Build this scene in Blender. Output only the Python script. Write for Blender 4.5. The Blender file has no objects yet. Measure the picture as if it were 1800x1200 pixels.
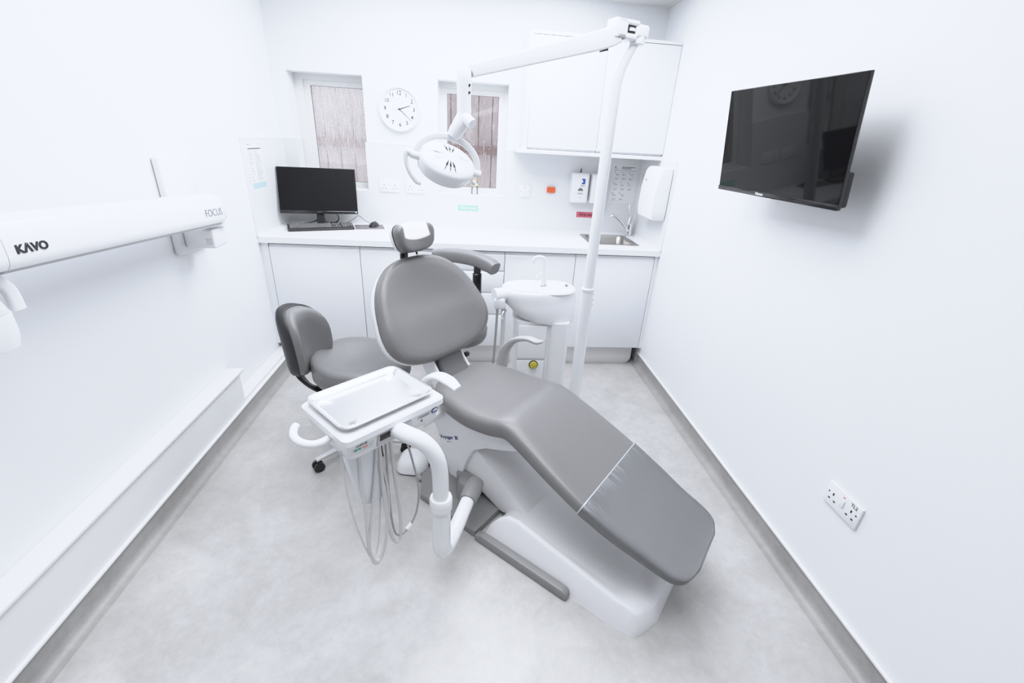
import bpy, bmesh, math, random
from mathutils import Matrix, Vector
random.seed(7)
PI = math.pi
S = bpy.context.scene
COL = S.collection
def V(*a): return Vector(a)
def R(d): return math.radians(d)

# ------------------------------------------------------------------ materials
def mat(name, col, rough=.5, metal=0., bump=0., bscale=200., coat=0., spec=.5, vary=0., vscale=6.):
    m = bpy.data.materials.new(name); m.use_nodes = True
    nt = m.node_tree; b = nt.nodes['Principled BSDF']
    b.inputs['Base Color'].default_value = (*col, 1)
    b.inputs['Roughness'].default_value = rough
    b.inputs['Metallic'].default_value = metal
    b.inputs['Coat Weight'].default_value = coat
    b.inputs['Specular IOR Level'].default_value = spec
    tc = nt.nodes.new('ShaderNodeTexCoord')
    if vary:
        n = nt.nodes.new('ShaderNodeTexNoise'); n.inputs['Scale'].default_value = vscale; n.inputs['Detail'].default_value = 5
        nt.links.new(tc.outputs['Object'], n.inputs['Vector'])
        r = nt.nodes.new('ShaderNodeMapRange')
        r.inputs['To Min'].default_value = 1 - vary; r.inputs['To Max'].default_value = 1 + vary
        nt.links.new(n.outputs['Fac'], r.inputs['Value'])
        mx = nt.nodes.new('ShaderNodeVectorMath'); mx.operation = 'SCALE'
        mx.inputs[0].default_value = col
        nt.links.new(r.outputs['Result'], mx.inputs['Scale'])
        nt.links.new(mx.outputs['Vector'], b.inputs['Base Color'])
    if bump:
        n = nt.nodes.new('ShaderNodeTexNoise'); n.inputs['Scale'].default_value = bscale; n.inputs['Detail'].default_value = 3
        nt.links.new(tc.outputs['Object'], n.inputs['Vector'])
        bp = nt.nodes.new('ShaderNodeBump'); bp.inputs['Strength'].default_value = bump; bp.inputs['Distance'].default_value = .002
        nt.links.new(n.outputs['Fac'], bp.inputs['Height']); nt.links.new(bp.outputs['Normal'], b.inputs['Normal'])
    return m

M = {}
M['wall'] = mat('wall_paint', (.86, .875, .90), .55, bump=.05, bscale=300)
M['front_wall'] = mat('front_wall_dark', (.34, .35, .36), .6, bump=.05, bscale=300)  # unseen wall, coloured dark to cut the bounce onto the near walls
M['ceiling'] = mat('ceiling_tile', (.80, .81, .81), .8, bump=.05, bscale=400)
M['white'] = mat('white_laminate', (.87, .885, .91), .28, bump=.01, bscale=80)
M['worktop'] = mat('worktop_laminate', (.88, .89, .91), .32, bump=.01, bscale=120)
M['panel'] = mat('hygienic_panel', (.77, .785, .80), .30, bump=.02, bscale=60)
M['plinth'] = mat('plinth_laminate', (.74, .74, .745), .4, bump=.01)
M['trim'] = mat('white_trim', (.88, .89, .90), .35, bump=.01)
M['boxing'] = mat('boxing_gloss', (.80, .80, .80), .35, bump=.01)
M['frame'] = mat('upvc_frame', (.80, .80, .79), .35, bump=.01)
M['plastic'] = mat('white_plastic', (.86, .865, .88), .25, bump=.008, bscale=90)
M['enamel'] = mat('white_enamel', (.85, .86, .88), .22, bump=.008, bscale=90)
M['base_white'] = mat('chair_base_white', (.80, .80, .815), .32, bump=.02, bscale=250)
M['uph'] = mat('grey_upholstery', (.174, .171, .176), .37, bump=.10, bscale=700, coat=.08, vary=.04, vscale=3)
M['uph2'] = mat('stool_upholstery', (.185, .185, .192), .40, bump=.10, bscale=700, vary=.04, vscale=4)
M['uph_dark'] = mat('dark_grey_vinyl', (.10, .10, .105), .42, bump=.05, bscale=500)
M['seam'] = mat('seam_piping', (.12, .12, .125), .5, bump=.05)
M['grey_base'] = mat('grey_base_plastic', (.24, .24, .245), .4, bump=.04, bscale=300)
M['grey_light'] = mat('light_grey_plastic', (.60, .60, .615), .35, bump=.01)
M['armgrey'] = mat('armrest_grey', (.42, .42, .43), .35, bump=.01)
M['black'] = mat('black_plastic', (.012, .012, .014), .38, bump=.02)
M['shell'] = mat('charcoal_shell', (.022, .022, .026), .45, bump=.05, bscale=400)
M['keyb'] = mat('keyboard_black', (.030, .030, .033), .45, bump=.03)
M['key'] = mat('key_grey', (.19, .19, .195), .45, bump=.02)
M['screen'] = mat('matte_screen', (.008, .008, .010), .40, bump=.003, spec=.15)
M['tvscreen'] = mat('glossy_screen', (.006, .006, .007), .035, bump=.001, spec=.20)
M['tvblack'] = mat('tv_black', (.015, .015, .017), .12, bump=.003)
M['steel'] = mat('brushed_steel', (.40, .385, .37), .28, metal=1, bump=.03, bscale=150)
M['tray'] = mat('tray_steel', (.80, .80, .81), .22, metal=1, bump=.02, bscale=220)
M['traysteel'] = mat('tray_rim_steel', (.62, .62, .63), .22, metal=1, bump=.01)
M['chrome'] = mat('chrome', (.80, .80, .82), .08, metal=1, bump=.002)
M['hose'] = mat('hose_white', (.66, .66, .665), .42, bump=.02)
M['hose_grey'] = mat('hose_grey', (.36, .36, .365), .45, bump=.02)
M['red'] = mat('dirty_red', (.62, .13, .19), .45, bump=.01)
M['green'] = mat('clean_green', (.30, .66, .50), .45, bump=.01)
M['orange'] = mat('orange_box', (.80, .12, .035), .4, bump=.01)
M['redled'] = mat('red_indicator', (.75, .12, .12), .3, bump=.01)
M['blue'] = mat('logo_blue', (.03, .09, .42), .4, bump=.01)
M['ink'] = mat('black_ink', (.015, .015, .02), .6, bump=.01)
M['inkgrey'] = mat('grey_ink', (.16, .165, .18), .6, bump=.01)
M['inklight'] = mat('pale_ink', (.33, .35, .38), .6, bump=.01)
M['inknavy'] = mat('navy_ink', (.05, .06, .20), .5, bump=.01)
M['paper'] = mat('paper', (.82, .83, .85), .6, bump=.02)
M['paper_blue'] = mat('paper_blue', (.46, .60, .70), .6, bump=.02)
M['teal'] = mat('sticker_teal', (.02, .33, .30), .5, bump=.01)
M['stred'] = mat('sticker_red', (.62, .10, .08), .5, bump=.01)
M['stsand'] = mat('sticker_sand', (.70, .52, .36), .5, bump=.01)
M['yellow'] = mat('yellow_knob', (.60, .52, .06), .35, bump=.01)
M['dial'] = mat('clock_face', (.88, .885, .90), .5, bump=.005)
M['numeral'] = mat('clock_numeral', (.05, .05, .06), .5, bump=.01)
M['hand_red'] = mat('clock_red_hand', (.70, .04, .04), .4, bump=.01)
M['reed'] = mat('reed', (.62, .45, .25), .7, bump=.1)
M['capwood'] = mat('cap_cream', (.72, .58, .36), .5, bump=.03)
M['matm'] = mat('mouse_mat', (.20, .19, .20), .7, bump=.1, bscale=500, vary=.5, vscale=40)
M['fence'] = mat('fence_timber', (.42, .355, .355), .7, bump=.3, bscale=60, vary=.25, vscale=9)
M['gapdark'] = mat('fence_gap', (.16, .13, .125), .8, bump=.1)
M['rail'] = mat('fence_rail', (.17, .09, .085), .7, bump=.2, bscale=60, vary=.2)
M['metalgrey'] = mat('castor_leg_grey', (.62, .62, .63), .35, metal=.3, bump=.01)

def floor_mat(name='vinyl_floor', k=1.):
    m = bpy.data.materials.new(name); m.use_nodes = True
    nt = m.node_tree; b = nt.nodes['Principled BSDF']
    tc = nt.nodes.new('ShaderNodeTexCoord')
    def noise(scale, detail, rough=.6, dist=0.):
        n = nt.nodes.new('ShaderNodeTexNoise'); n.inputs['Scale'].default_value = scale
        n.inputs['Detail'].default_value = detail; n.inputs['Roughness'].default_value = rough; n.inputs['Distortion'].default_value = dist
        nt.links.new(tc.outputs['Object'], n.inputs['Vector']); return n
    a = noise(2.6, 8, .62, .6); c = noise(34, 8, .75, .8); d = noise(9, 5, .6, 1.0)
    m1 = nt.nodes.new('ShaderNodeMath'); m1.operation = 'MULTIPLY_ADD'; m1.inputs[1].default_value = .55
    nt.links.new(c.outputs['Fac'], m1.inputs[0])
    m2 = nt.nodes.new('ShaderNodeMath'); m2.operation = 'MULTIPLY_ADD'; m2.inputs[1].default_value = .45
    nt.links.new(d.outputs['Fac'], m2.inputs[0]); nt.links.new(a.outputs['Fac'], m2.inputs[2])
    nt.links.new(m2.outputs[0], m1.inputs[2])
    cr = nt.nodes.new('ShaderNodeValToRGB')
    cr.color_ramp.elements[0].position = .62; cr.color_ramp.elements[0].color = (.385 * k, .379 * k, .376 * k, 1)
    cr.color_ramp.elements[1].position = 1.18; cr.color_ramp.elements[1].color = (.565 * k, .556 * k, .551 * k, 1)
    mr = nt.nodes.new('ShaderNodeMapRange'); mr.inputs['From Min'].default_value = .72; mr.inputs['From Max'].default_value = 1.26
    nt.links.new(m1.outputs[0], mr.inputs['Value'])
    cr.color_ramp.elements[0].position = 0.; cr.color_ramp.elements[1].position = 1.
    nt.links.new(mr.outputs['Result'], cr.inputs['Fac'])
    nt.links.new(cr.outputs['Color'], b.inputs['Base Color'])
    b.inputs['Roughness'].default_value = .42
    bp = nt.nodes.new('ShaderNodeBump'); bp.inputs['Strength'].default_value = .06; bp.inputs['Distance'].default_value = .002
    nt.links.new(c.outputs['Fac'], bp.inputs['Height']); nt.links.new(bp.outputs['Normal'], b.inputs['Normal'])
    return m
M['floor'] = floor_mat(); M['skirt'] = floor_mat('vinyl_floor_shaded', .72)  # skirting is the same vinyl, shade of its upright face put into the colour

def pane_mat(name, z0, z1, amt_lo, amt_hi, haze=.06):
    """window pane: clear glass with whitish rain streaks and painted sky reflection that thicken with height"""
    m = bpy.data.materials.new(name); m.use_nodes = True
    nt = m.node_tree; nt.nodes.clear()
    out = nt.nodes.new('ShaderNodeOutputMaterial')
    tc = nt.nodes.new('ShaderNodeTexCoord')
    mp = nt.nodes.new('ShaderNodeMapping'); mp.inputs['Scale'].default_value = (120, 1, 8)
    nt.links.new(tc.outputs['Object'], mp.inputs['Vector'])
    n1 = nt.nodes.new('ShaderNodeTexNoise'); n1.inputs['Scale'].default_value = 1.2; n1.inputs['Detail'].default_value = 4
    nt.links.new(mp.outputs['Vector'], n1.inputs['Vector'])
    n2 = nt.nodes.new('ShaderNodeTexNoise'); n2.inputs['Scale'].default_value = 150; n2.inputs['Detail'].default_value = 2
    nt.links.new(tc.outputs['Object'], n2.inputs['Vector'])
    ad = nt.nodes.new('ShaderNodeMath'); ad.operation = 'ADD'
    nt.links.new(n1.outputs['Fac'], ad.inputs[0]); nt.links.new(n2.outputs['Fac'], ad.inputs[1])
    sx = nt.nodes.new('ShaderNodeSeparateXYZ'); nt.links.new(tc.outputs['Object'], sx.inputs['Vector'])
    g = nt.nodes.new('ShaderNodeMapRange'); g.inputs['From Min'].default_value = z0; g.inputs['From Max'].default_value = z1
    g.inputs['To Min'].default_value = amt_lo; g.inputs['To Max'].default_value = amt_hi
    nt.links.new(sx.outputs['Z'], g.inputs['Value'])
    sub = nt.nodes.new('ShaderNodeMath'); sub.operation = 'ADD'
    nt.links.new(ad.outputs[0], sub.inputs[0]); nt.links.new(g.outputs['Result'], sub.inputs[1])
    ramp = nt.nodes.new('ShaderNodeMapRange'); ramp.inputs['From Min'].default_value = 1.05; ramp.inputs['From Max'].default_value = 1.25
    ramp.inputs['To Min'].default_value = haze; ramp.inputs['To Max'].default_value = .85
    nt.links.new(sub.outputs[0], ramp.inputs['Value'])
    tr = nt.nodes.new('ShaderNodeBsdfTransparent')
    tl = nt.nodes.new('ShaderNodeBsdfTranslucent'); tl.inputs['Color'].default_value = (.95, .95, .96, 1)
    mx = nt.nodes.new('ShaderNodeMixShader')
    nt.links.new(ramp.outputs['Result'], mx.inputs['Fac']); nt.links.new(tr.outputs[0], mx.inputs[1]); nt.links.new(tl.outputs[0], mx.inputs[2])
    gl = nt.nodes.new('ShaderNodeBsdfGlossy'); gl.inputs['Roughness'].default_value = .03
    m2 = nt.nodes.new('ShaderNodeMixShader'); m2.inputs['Fac'].default_value = .05
    nt.links.new(mx.outputs[0], m2.inputs[1]); nt.links.new(gl.outputs[0], m2.inputs[2])
    nt.links.new(m2.outputs[0], out.inputs['Surface'])
    return m

def gathers(nt, tc, n, bp, m0, tr, df):
    """fine pleats in the film, strongest next to the hem at x = .375 and dying out along x"""
    mp = nt.nodes.new('ShaderNodeMapping'); mp.inputs['Scale'].default_value = (8, 130, 8); mp.inputs['Rotation'].default_value = (0, 0, R(-14))
    nt.links.new(tc.outputs['Object'], mp.inputs['Vector'])
    n2 = nt.nodes.new('ShaderNodeTexNoise'); n2.inputs['Scale'].default_value = 1.; n2.inputs['Detail'].default_value = 2
    nt.links.new(mp.outputs['Vector'], n2.inputs['Vector'])
    sx = nt.nodes.new('ShaderNodeSeparateXYZ'); nt.links.new(tc.outputs['Object'], sx.inputs['Vector'])
    f = nt.nodes.new('ShaderNodeMapRange'); f.inputs['From Min'].default_value = .375; f.inputs['From Max'].default_value = .47
    f.inputs['To Min'].default_value = 1; f.inputs['To Max'].default_value = 0; nt.links.new(sx.outputs['X'], f.inputs['Value'])
    mu = nt.nodes.new('ShaderNodeMath'); mu.operation = 'MULTIPLY'
    nt.links.new(n2.outputs['Fac'], mu.inputs[0]); nt.links.new(f.outputs['Result'], mu.inputs[1])
    ad = nt.nodes.new('ShaderNodeMath'); ad.operation = 'ADD'; nt.links.new(mu.outputs[0], ad.inputs[0]); nt.links.new(n.outputs['Fac'], ad.inputs[1])
    nt.links.new(ad.outputs[0], bp.inputs['Height'])
    th = nt.nodes.new('ShaderNodeMapRange'); th.inputs['From Min'].default_value = .46; th.inputs['From Max'].default_value = .66
    th.inputs['To Min'].default_value = .10; th.inputs['To Max'].default_value = .24
    sq = nt.nodes.new('ShaderNodeMath'); sq.operation = 'MULTIPLY_ADD'; sq.inputs[1].default_value = .25; nt.links.new(f.outputs['Result'], sq.inputs[0])
    sq.inputs[2].default_value = -.25
    s2 = nt.nodes.new('ShaderNodeMath'); s2.operation = 'ADD'; nt.links.new(n2.outputs['Fac'], s2.inputs[0]); nt.links.new(sq.outputs[0], s2.inputs[1])
    nt.links.new(s2.outputs[0], th.inputs['Value']); nt.links.new(th.outputs['Result'], m0.inputs['Fac'])
def film_mat(name, clear=.82, rough=.07, wrinkle=True, gather=False):
    """clear plastic film / glass: mostly see-through with a glossy surface"""
    m = bpy.data.materials.new(name); m.use_nodes = True
    nt = m.node_tree; nt.nodes.clear()
    out = nt.nodes.new('ShaderNodeOutputMaterial')
    tr = nt.nodes.new('ShaderNodeBsdfTransparent'); tr.inputs['Color'].default_value = (1, 1, 1, 1)
    gl = nt.nodes.new('ShaderNodeBsdfGlossy'); gl.inputs['Roughness'].default_value = rough
    df = nt.nodes.new('ShaderNodeBsdfDiffuse'); df.inputs['Color'].default_value = (.86, .90, .97, 1)
    fr = nt.nodes.new('ShaderNodeFresnel'); fr.inputs['IOR'].default_value = 1.6
    m0 = nt.nodes.new('ShaderNodeMixShader'); m0.inputs['Fac'].default_value = 1 - clear
    nt.links.new(tr.outputs[0], m0.inputs[1]); nt.links.new(df.outputs[0], m0.inputs[2])
    mx = nt.nodes.new('ShaderNodeMixShader')
    nt.links.new(fr.outputs[0], mx.inputs['Fac']); nt.links.new(m0.outputs[0], mx.inputs[1]); nt.links.new(gl.outputs[0], mx.inputs[2])
    if wrinkle:
        tc = nt.nodes.new('ShaderNodeTexCoord')
        n = nt.nodes.new('ShaderNodeTexNoise'); n.inputs['Scale'].default_value = 14; n.inputs['Detail'].default_value = 3
        nt.links.new(tc.outputs['Object'], n.inputs['Vector'])
        bp = nt.nodes.new('ShaderNodeBump'); bp.inputs['Strength'].default_value = .25; bp.inputs['Distance'].default_value = .004
        if gather:
            gathers(nt, tc, n, bp, m0, tr, df)
        nt.links.new(n.outputs['Fac'], bp.inputs['Height'])
        nt.links.new(bp.outputs['Normal'], gl.inputs['Normal']); nt.links.new(bp.outputs['Normal'], fr.inputs['Normal'])
    nt.links.new(mx.outputs[0], out.inputs['Surface'])
    return m
M['film'] = film_mat('clear_film', .88, .08, True, True)
M['film_edge'] = film_mat('film_hem', .45, .15)
M['glass'] = film_mat('bottle_glass', .80, .05, False)
M['pane1'] = pane_mat('rain_sky_pane', 1.18, 1.82, -.12, .17, .26)  # white sky reflection is painted in among the rain, stronger towards the top
M['pane2'] = pane_mat('damp_pane', 1.18, 1.82, -.09, -.04, .08)
M['pouch'] = mat('holder_translucent', (.80, .82, .86), .35, bump=.02)

# ------------------------------------------------------------------ geometry
I4 = Matrix.Identity(4)
def fr(o, x, y):
    x = Vector(x).normalized(); y = Vector(y); z = x.cross(y).normalized(); y = z.cross(x)
    m = Matrix((x, y, z)).transposed().to_4x4(); m.translation = Vector(o); return m
def spl(pts, n=8, closed=False):
    P = [Vector(p) for p in pts]; out = []; k = len(P)
    rng = range(k if closed else k - 1)
    for i in rng:
        p0 = P[(i - 1) % k] if (closed or i > 0) else P[0] * 2 - P[1]
        p1 = P[i]; p2 = P[(i + 1) % k]
        p3 = P[(i + 2) % k] if (closed or i + 2 < k) else P[-1] * 2 - P[-2]
        for j in range(n):
            t = j / n
            out.append(.5 * ((2 * p1) + (p2 - p0) * t + (2 * p0 - 5 * p1 + 4 * p2 - p3) * t * t + (3 * p1 - p0 - 3 * p2 + p3) * t ** 3))
    if not closed: out.append(P[-1])
    return out
def lerp_list(vals, n):
    out = []
    for i in range(len(vals) - 1):
        for j in range(n): out.append(vals[i] + (vals[i + 1] - vals[i]) * j / n)
    out.append(vals[-1]); return out

class G:
    def __init__(self): self.bm = bmesh.new()
    def merge(self, b, m=None):
        if m is not None: bmesh.ops.transform(b, matrix=m, verts=b.verts)
        me = bpy.data.meshes.new('tmp'); b.to_mesh(me); b.free()
        self.bm.from_mesh(me); bpy.data.meshes.remove(me); return self
    def box(self, x0, x1, y0, y1, z0, z1, bev=0., seg=2, m=None, taper=None):
        b = bmesh.new(); bmesh.ops.create_cube(b, size=1)
        for v in b.verts:
            t = v.co.z + .5
            v.co = V(x0 + (v.co.x + .5) * (x1 - x0), y0 + (v.co.y + .5) * (y1 - y0), z0 + t * (z1 - z0))
            if taper:
                k = 1 + (taper - 1) * t; cx, cy = (x0 + x1) / 2, (y0 + y1) / 2
                v.co.x = cx + (v.co.x - cx) * k; v.co.y = cy + (v.co.y - cy) * k
        if bev: bmesh.ops.bevel(b, geom=b.edges[:], offset=bev, segments=seg, profile=.5, affect='EDGES')
        return self.merge(b, m)
    def rings(self, rings, cap0=True, cap1=True, closed=True):
        b = self.bm; vs = [[b.verts.new(p) for p in r] for r in rings]; n = len(rings[0])
        for i in range(len(vs) - 1):
            for j in range(n if closed else n - 1):
                k = (j + 1) % n
                b.faces.new((vs[i][j], vs[i][k], vs[i + 1][k], vs[i + 1][j]))
        if cap0 and closed: b.faces.new(vs[0][::-1])
        if cap1 and closed: b.faces.new(vs[-1])
        return self
    def tube(self, pts, r, seg=12, sm=0, caps=True):
        rr = r if isinstance(r, (list, tuple)) else None
        if sm:
            if rr: rr = lerp_list(rr, sm)
            pts = spl(pts, sm)
        P = [Vector(p) for p in pts]; n = len(P); rings = []
        t = (P[1] - P[0]).normalized()
        up = V(0, 0, 1) if abs(t.z) < .9 else V(1, 0, 0)
        nx = t.cross(up).normalized()
        for i in range(n):
            t2 = (P[min(i + 1, n - 1)] - P[max(i - 1, 0)]).normalized()
            nx = (nx - t2 * nx.dot(t2)).normalized(); by = t2.cross(nx)
            q = rr[i] if rr else r
            rings.append([P[i] + q * (math.cos(2 * PI * j / seg) * nx + math.sin(2 * PI * j / seg) * by) for j in range(seg)])
        return self.rings(rings, caps, caps)
    def ribbon(self, pts, w, h, up=(0, 0, 1), sm=0, bev=.25, wl=None, hl=None):
        """rounded-rectangle section swept along pts; w across, h along up"""
        if sm:
            if wl: wl = lerp_list(wl, sm)
            if hl: hl = lerp_list(hl, sm)
            pts = spl(pts, sm)
        P = [Vector(p) for p in pts]; n = len(P); rings = []; up = Vector(up)
        for i in range(n):
            t = (P[min(i + 1, n - 1)] - P[max(i - 1, 0)]).normalized()
            a = t.cross(up).normalized(); b = a.cross(t)
            W = wl[i] if wl else w; H = hl[i] if hl else h
            ring = []
            for j in range(20):
                th = 2 * PI * j / 20; c, s = math.cos(th), math.sin(th); e = bev * 2
                ring.append(P[i] + a * (W / 2 * math.copysign(abs(c) ** e, c)) + b * (H / 2 * math.copysign(abs(s) ** e, s)))
            rings.append(ring)
        return self.rings(rings)
    def lathe(self, prof, m=I4, seg=32, caps=True):
        rings = [[m @ V(max(r, 1e-5) * math.cos(2 * PI * j / seg), max(r, 1e-5) * math.sin(2 * PI * j / seg), z) for j in range(seg)] for r, z in prof]
        return self.rings(rings, caps, caps)
    def prism(self, poly, h0, h1, m=I4, bev=0., seg=2):
        b = bmesh.new(); n = len(poly)
        lo = [b.verts.new((x, y, h0)) for x, y in poly]; hi = [b.verts.new((x, y, h1)) for x, y in poly]
        b.faces.new(lo[::-1]); b.faces.new(hi)
        for i in range(n):
            k = (i + 1) % n; b.faces.new((lo[i], lo[k], hi[k], hi[i]))
        bmesh.ops.recalc_face_normals(b, faces=b.faces[:])
        if bev: bmesh.ops.bevel(b, geom=b.edges[:], offset=bev, segments=seg, profile=.5, affect='EDGES', clamp_overlap=True)
        return self.merge(b, m)
    def sphere(self, c, r, sc=(1, 1, 1), seg=20):
        b = bmesh.new(); bmesh.ops.create_uvsphere(b, u_segments=seg, v_segments=seg // 2, radius=r)
        return self.merge(b, Matrix.Translation(Vector(c)) @ Matrix.Diagonal((*sc, 1)))
    def plate(self, xs, zs, holes, y0, y1, m=I4):
        """flat plate in local xz with rectangular holes, thick from y0 to y1"""
        xs = sorted(set(xs + [h[0] for h in holes] + [h[1] for h in holes])); zs = sorted(set(zs + [h[2] for h in holes] + [h[3] for h in holes]))
        def full(i, j):
            if i < 0 or j < 0 or i >= len(xs) - 1 or j >= len(zs) - 1: return False
            cx, cz = (xs[i] + xs[i + 1]) / 2, (zs[j] + zs[j + 1]) / 2
            return not any(h[0] < cx < h[1] and h[2] < cz < h[3] for h in holes)
        b = bmesh.new()
        def q(*p): b.faces.new([b.verts.new(x) for x in p])
        for i in range(len(xs) - 1):
            for j in range(len(zs) - 1):
                if not full(i, j): continue
                a, c, d, e = xs[i], xs[i + 1], zs[j], zs[j + 1]
                q((a, y0, d), (c, y0, d), (c, y0, e), (a, y0, e)); q((a, y1, d), (a, y1, e), (c, y1, e), (c, y1, d))
                if not full(i - 1, j): q((a, y0, d), (a, y0, e), (a, y1, e), (a, y1, d))
                if not full(i + 1, j): q((c, y0, d), (c, y1, d), (c, y1, e), (c, y0, e))
                if not full(i, j - 1): q((a, y0, d), (a, y1, d), (c, y1, d), (c, y0, d))
                if not full(i, j + 1): q((a, y0, e), (c, y0, e), (c, y1, e), (a, y1, e))
        bmesh.ops.remove_doubles(b, verts=b.verts[:], dist=1e-6)
        bmesh.ops.recalc_face_normals(b, faces=b.faces[:])
        return self.merge(b, m)
    def text(self, s, size, m, depth=.0006, ax='CENTER', sx=1., bold=0.):
        cu = bpy.data.curves.new('lettering', 'FONT'); cu.body = s; cu.size = size; cu.extrude = depth
        cu.align_x = ax; cu.align_y = 'CENTER'; cu.offset = bold; cu.resolution_u = 3
        ob = bpy.data.objects.new('lettering', cu); me = bpy.data.meshes.new_from_object(ob)
        me.transform(m @ Matrix.Diagonal((sx, 1, 1, 1))); self.bm.from_mesh(me)
        bpy.data.meshes.remove(me); bpy.data.objects.remove(ob); bpy.data.curves.remove(cu); return self
    def build(self, name, m, parent=None, local=False, smooth=True, angle=38, recalc=True, subd=0):
        if recalc: bmesh.ops.recalc_face_normals(self.bm, faces=self.bm.faces[:])
        me = bpy.data.meshes.new(name); self.bm.to_mesh(me); self.bm.free()
        if parent is not None and not local: me.transform(WM[parent.name].inverted())
        me.materials.append(M[m] if isinstance(m, str) else m)
        if smooth:
            me.polygons.foreach_set('use_smooth', [True] * len(me.polygons)); me.set_sharp_from_angle(angle=R(angle))
        o = bpy.data.objects.new(name, me); COL.objects.link(o)
        if parent is not None: o.parent = parent; WM[o.name] = WM[parent.name]
        else: WM[o.name] = I4
        if subd:
            md = o.modifiers.new('smooth', 'SUBSURF'); md.levels = subd; md.render_levels = subd
        return o
WM = {}
def thing(name, label, cat, loc=(0, 0, 0), rz=0., group=None):
    o = bpy.data.objects.new(name, None); COL.objects.link(o)
    o.location = loc; o.rotation_euler = (0, 0, rz); o.empty_display_size = .1
    WM[o.name] = Matrix.Translation(Vector(loc)) @ Matrix.Rotation(rz, 4, 'Z')
    return tag(o, label, cat, group)
def tag(o, label, cat, group=None):
    o['label'] = label; o['category'] = cat
    if group: o['group'] = group
    return o
def struct(o): o['kind'] = 'structure'; return o
def dup(root, loc, label, group=None, rz=None):
    r = root.copy(); COL.objects.link(r); r.location = loc; r['label'] = label
    if rz is not None: r.rotation_euler = (0, 0, rz)
    if group: r['group'] = group
    def kids(a, b):
        for ch in list(a.children):
            c = ch.copy(); COL.objects.link(c); c.parent = b; kids(ch, c)
    kids(root, r); return r

# ------------------------------------------------------------------ the room
W, H = 2.653, 2.407
YF = -4.35           # front wall behind the camera
BX = .085            # front of the pipe boxing on the left
ZC = .092            # top of the coved vinyl
g = G(); g.box(-.1, W + .1, YF - .1, .13, -.1, 0); struct(g.build('floor', 'floor'))
g = G(); g.box(-.1, W + .1, YF - .1, .13, H, H + .1); struct(g.build('ceiling', 'ceiling'))
g = G(); g.box(-.12, 0, YF - .1, .13, 0, H); struct(g.build('wall_left', 'wall'))
g = G(); g.box(W, W + .12, YF - .1, .13, 0, H); struct(g.build('wall_right', 'wall'))
g = G(); g.box(0, W, YF - .12, YF, 0, H); struct(g.build('wall_front', 'front_wall'))
W1 = (.100, .595, 1.135, 1.885); W2 = (1.100, 1.597, 1.135, 1.893)
g = G(); g.plate([0, W], [0, H], [W1, W2], 0, .13); struct(g.build('wall_back', 'wall', smooth=False))
# coved vinyl skirting
def cove(x, sgn):
    pts = [(x, 0)]
    p = [(sgn * .045, .0005), (sgn * .03, .003), (sgn * .016, .010), (sgn * .008, .020), (sgn * .005, .035), (sgn * .005, ZC)]
    return [(x + a, z) for a, z in p]
def skirt(name, x, sgn, back, y0, y1):
    poly = cove(x, sgn) + [(back, ZC), (back, .0005)]
    g = G(); g.prism([(a, z) for a, z in poly], -y1, -y0, fr((0, 0, 0), (1, 0, 0), (0, 0, 1)))
    o = struct(g.build(name, 'skirt'))
    g = G(); g.box(min(back, x + sgn * .012), max(back, x + sgn * .012), y0, y1, ZC, ZC + .011, .002)
    g.build('cap_strip', 'trim', o)
    return o
skirt('baseboard_right', W, -1, W - .0005, YF, -.54)
skirt('baseboard_left', BX, 1, .0005, YF, -.56)
# boxed-in pipes along the left wall
g = G(); g.box(.0005, BX, YF, -1.275, ZC + .012, .288)
t = struct(g.build('trim_1', 'boxing'))
g = G(); g.box(.0005, BX + .010, YF, -1.240, .288, .302, .003); g.build('top_board', 'boxing', t)
g = G(); g.box(.0005, BX - .006, -1.274, -.56, ZC + .012, .122, .003); struct(g.build('trim_2', 'boxing'))
# edge trim of the ceiling
g = G(); g.box(.001, W - .001, -.02, -.0005, H - .006, H); g.box(W - .02, W - .0005, YF, -.02, H - .006, H); struct(g.build('trim_3', 'ceiling'))
# a plain door behind the camera
g = G(); g.box(.7, 1.6, YF + .0005, YF + .05, 0, 2.05, .004); d = struct(g.build('door_1', 'front_wall'))
g = G(); g.tube([(1.5, YF + .05, 1.0), (1.5, YF + .09, 1.0), (1.38, YF + .09, 1.0)], .01); g.build('handle', 'steel', d)

# hygienic wall panels
ZB = 1.466; PT = .010
g = G(); g.plate([.001, W - .001], [.9005, ZB], [(W1[0] - .0, W1[1] - .010, W1[2], ZB), (W2[0], W2[1], W2[2], ZB)], -PT, -.0005)
g.box(.1005, .1085, -.0005, .125, W1[2] + .002, ZB)
g.box(W1[1] - .010, W1[1] - .0005, -.0005, .125, W1[2] + .002, ZB)
struct(g.build('trim_4', 'panel', smooth=False))
g = G(); g.box(.0005, PT, -.598, -PT - .0005, .9005, ZB); struct(g.build('trim_5', 'panel', smooth=False))
g = G(); g.box(W - PT, W - .0005, -.598, -PT - .0005, .9005, ZB); struct(g.build('trim_6', 'panel', smooth=False))
g = G()
g.box(PT, PT + .008, -PT - .008, -PT, .9005, ZB); g.box(W - PT - .008, W - PT, -PT - .008, -PT, .9005, ZB)
g.box(.0005, PT + .003, -.606, -.598, .9005, ZB + .004); g.box(W - PT - .003, W - .0005, -.606, -.598, .9005, ZB + .004)
g.box(.0005, PT + .002, -.598, -.0005, ZB, ZB + .005); g.box(W - PT - .002, W - .0005, -.598, -.0005, ZB, ZB + .005)
g.box(.012, .1, -PT - .002, -.0005, ZB, ZB + .005); g.box(W1[1] - .010, W2[0], -PT - .002, -.0005, ZB, ZB + .005); g.box(W2[1], 1.69, -PT - .002, -.0005, ZB, ZB + .005)
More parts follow.
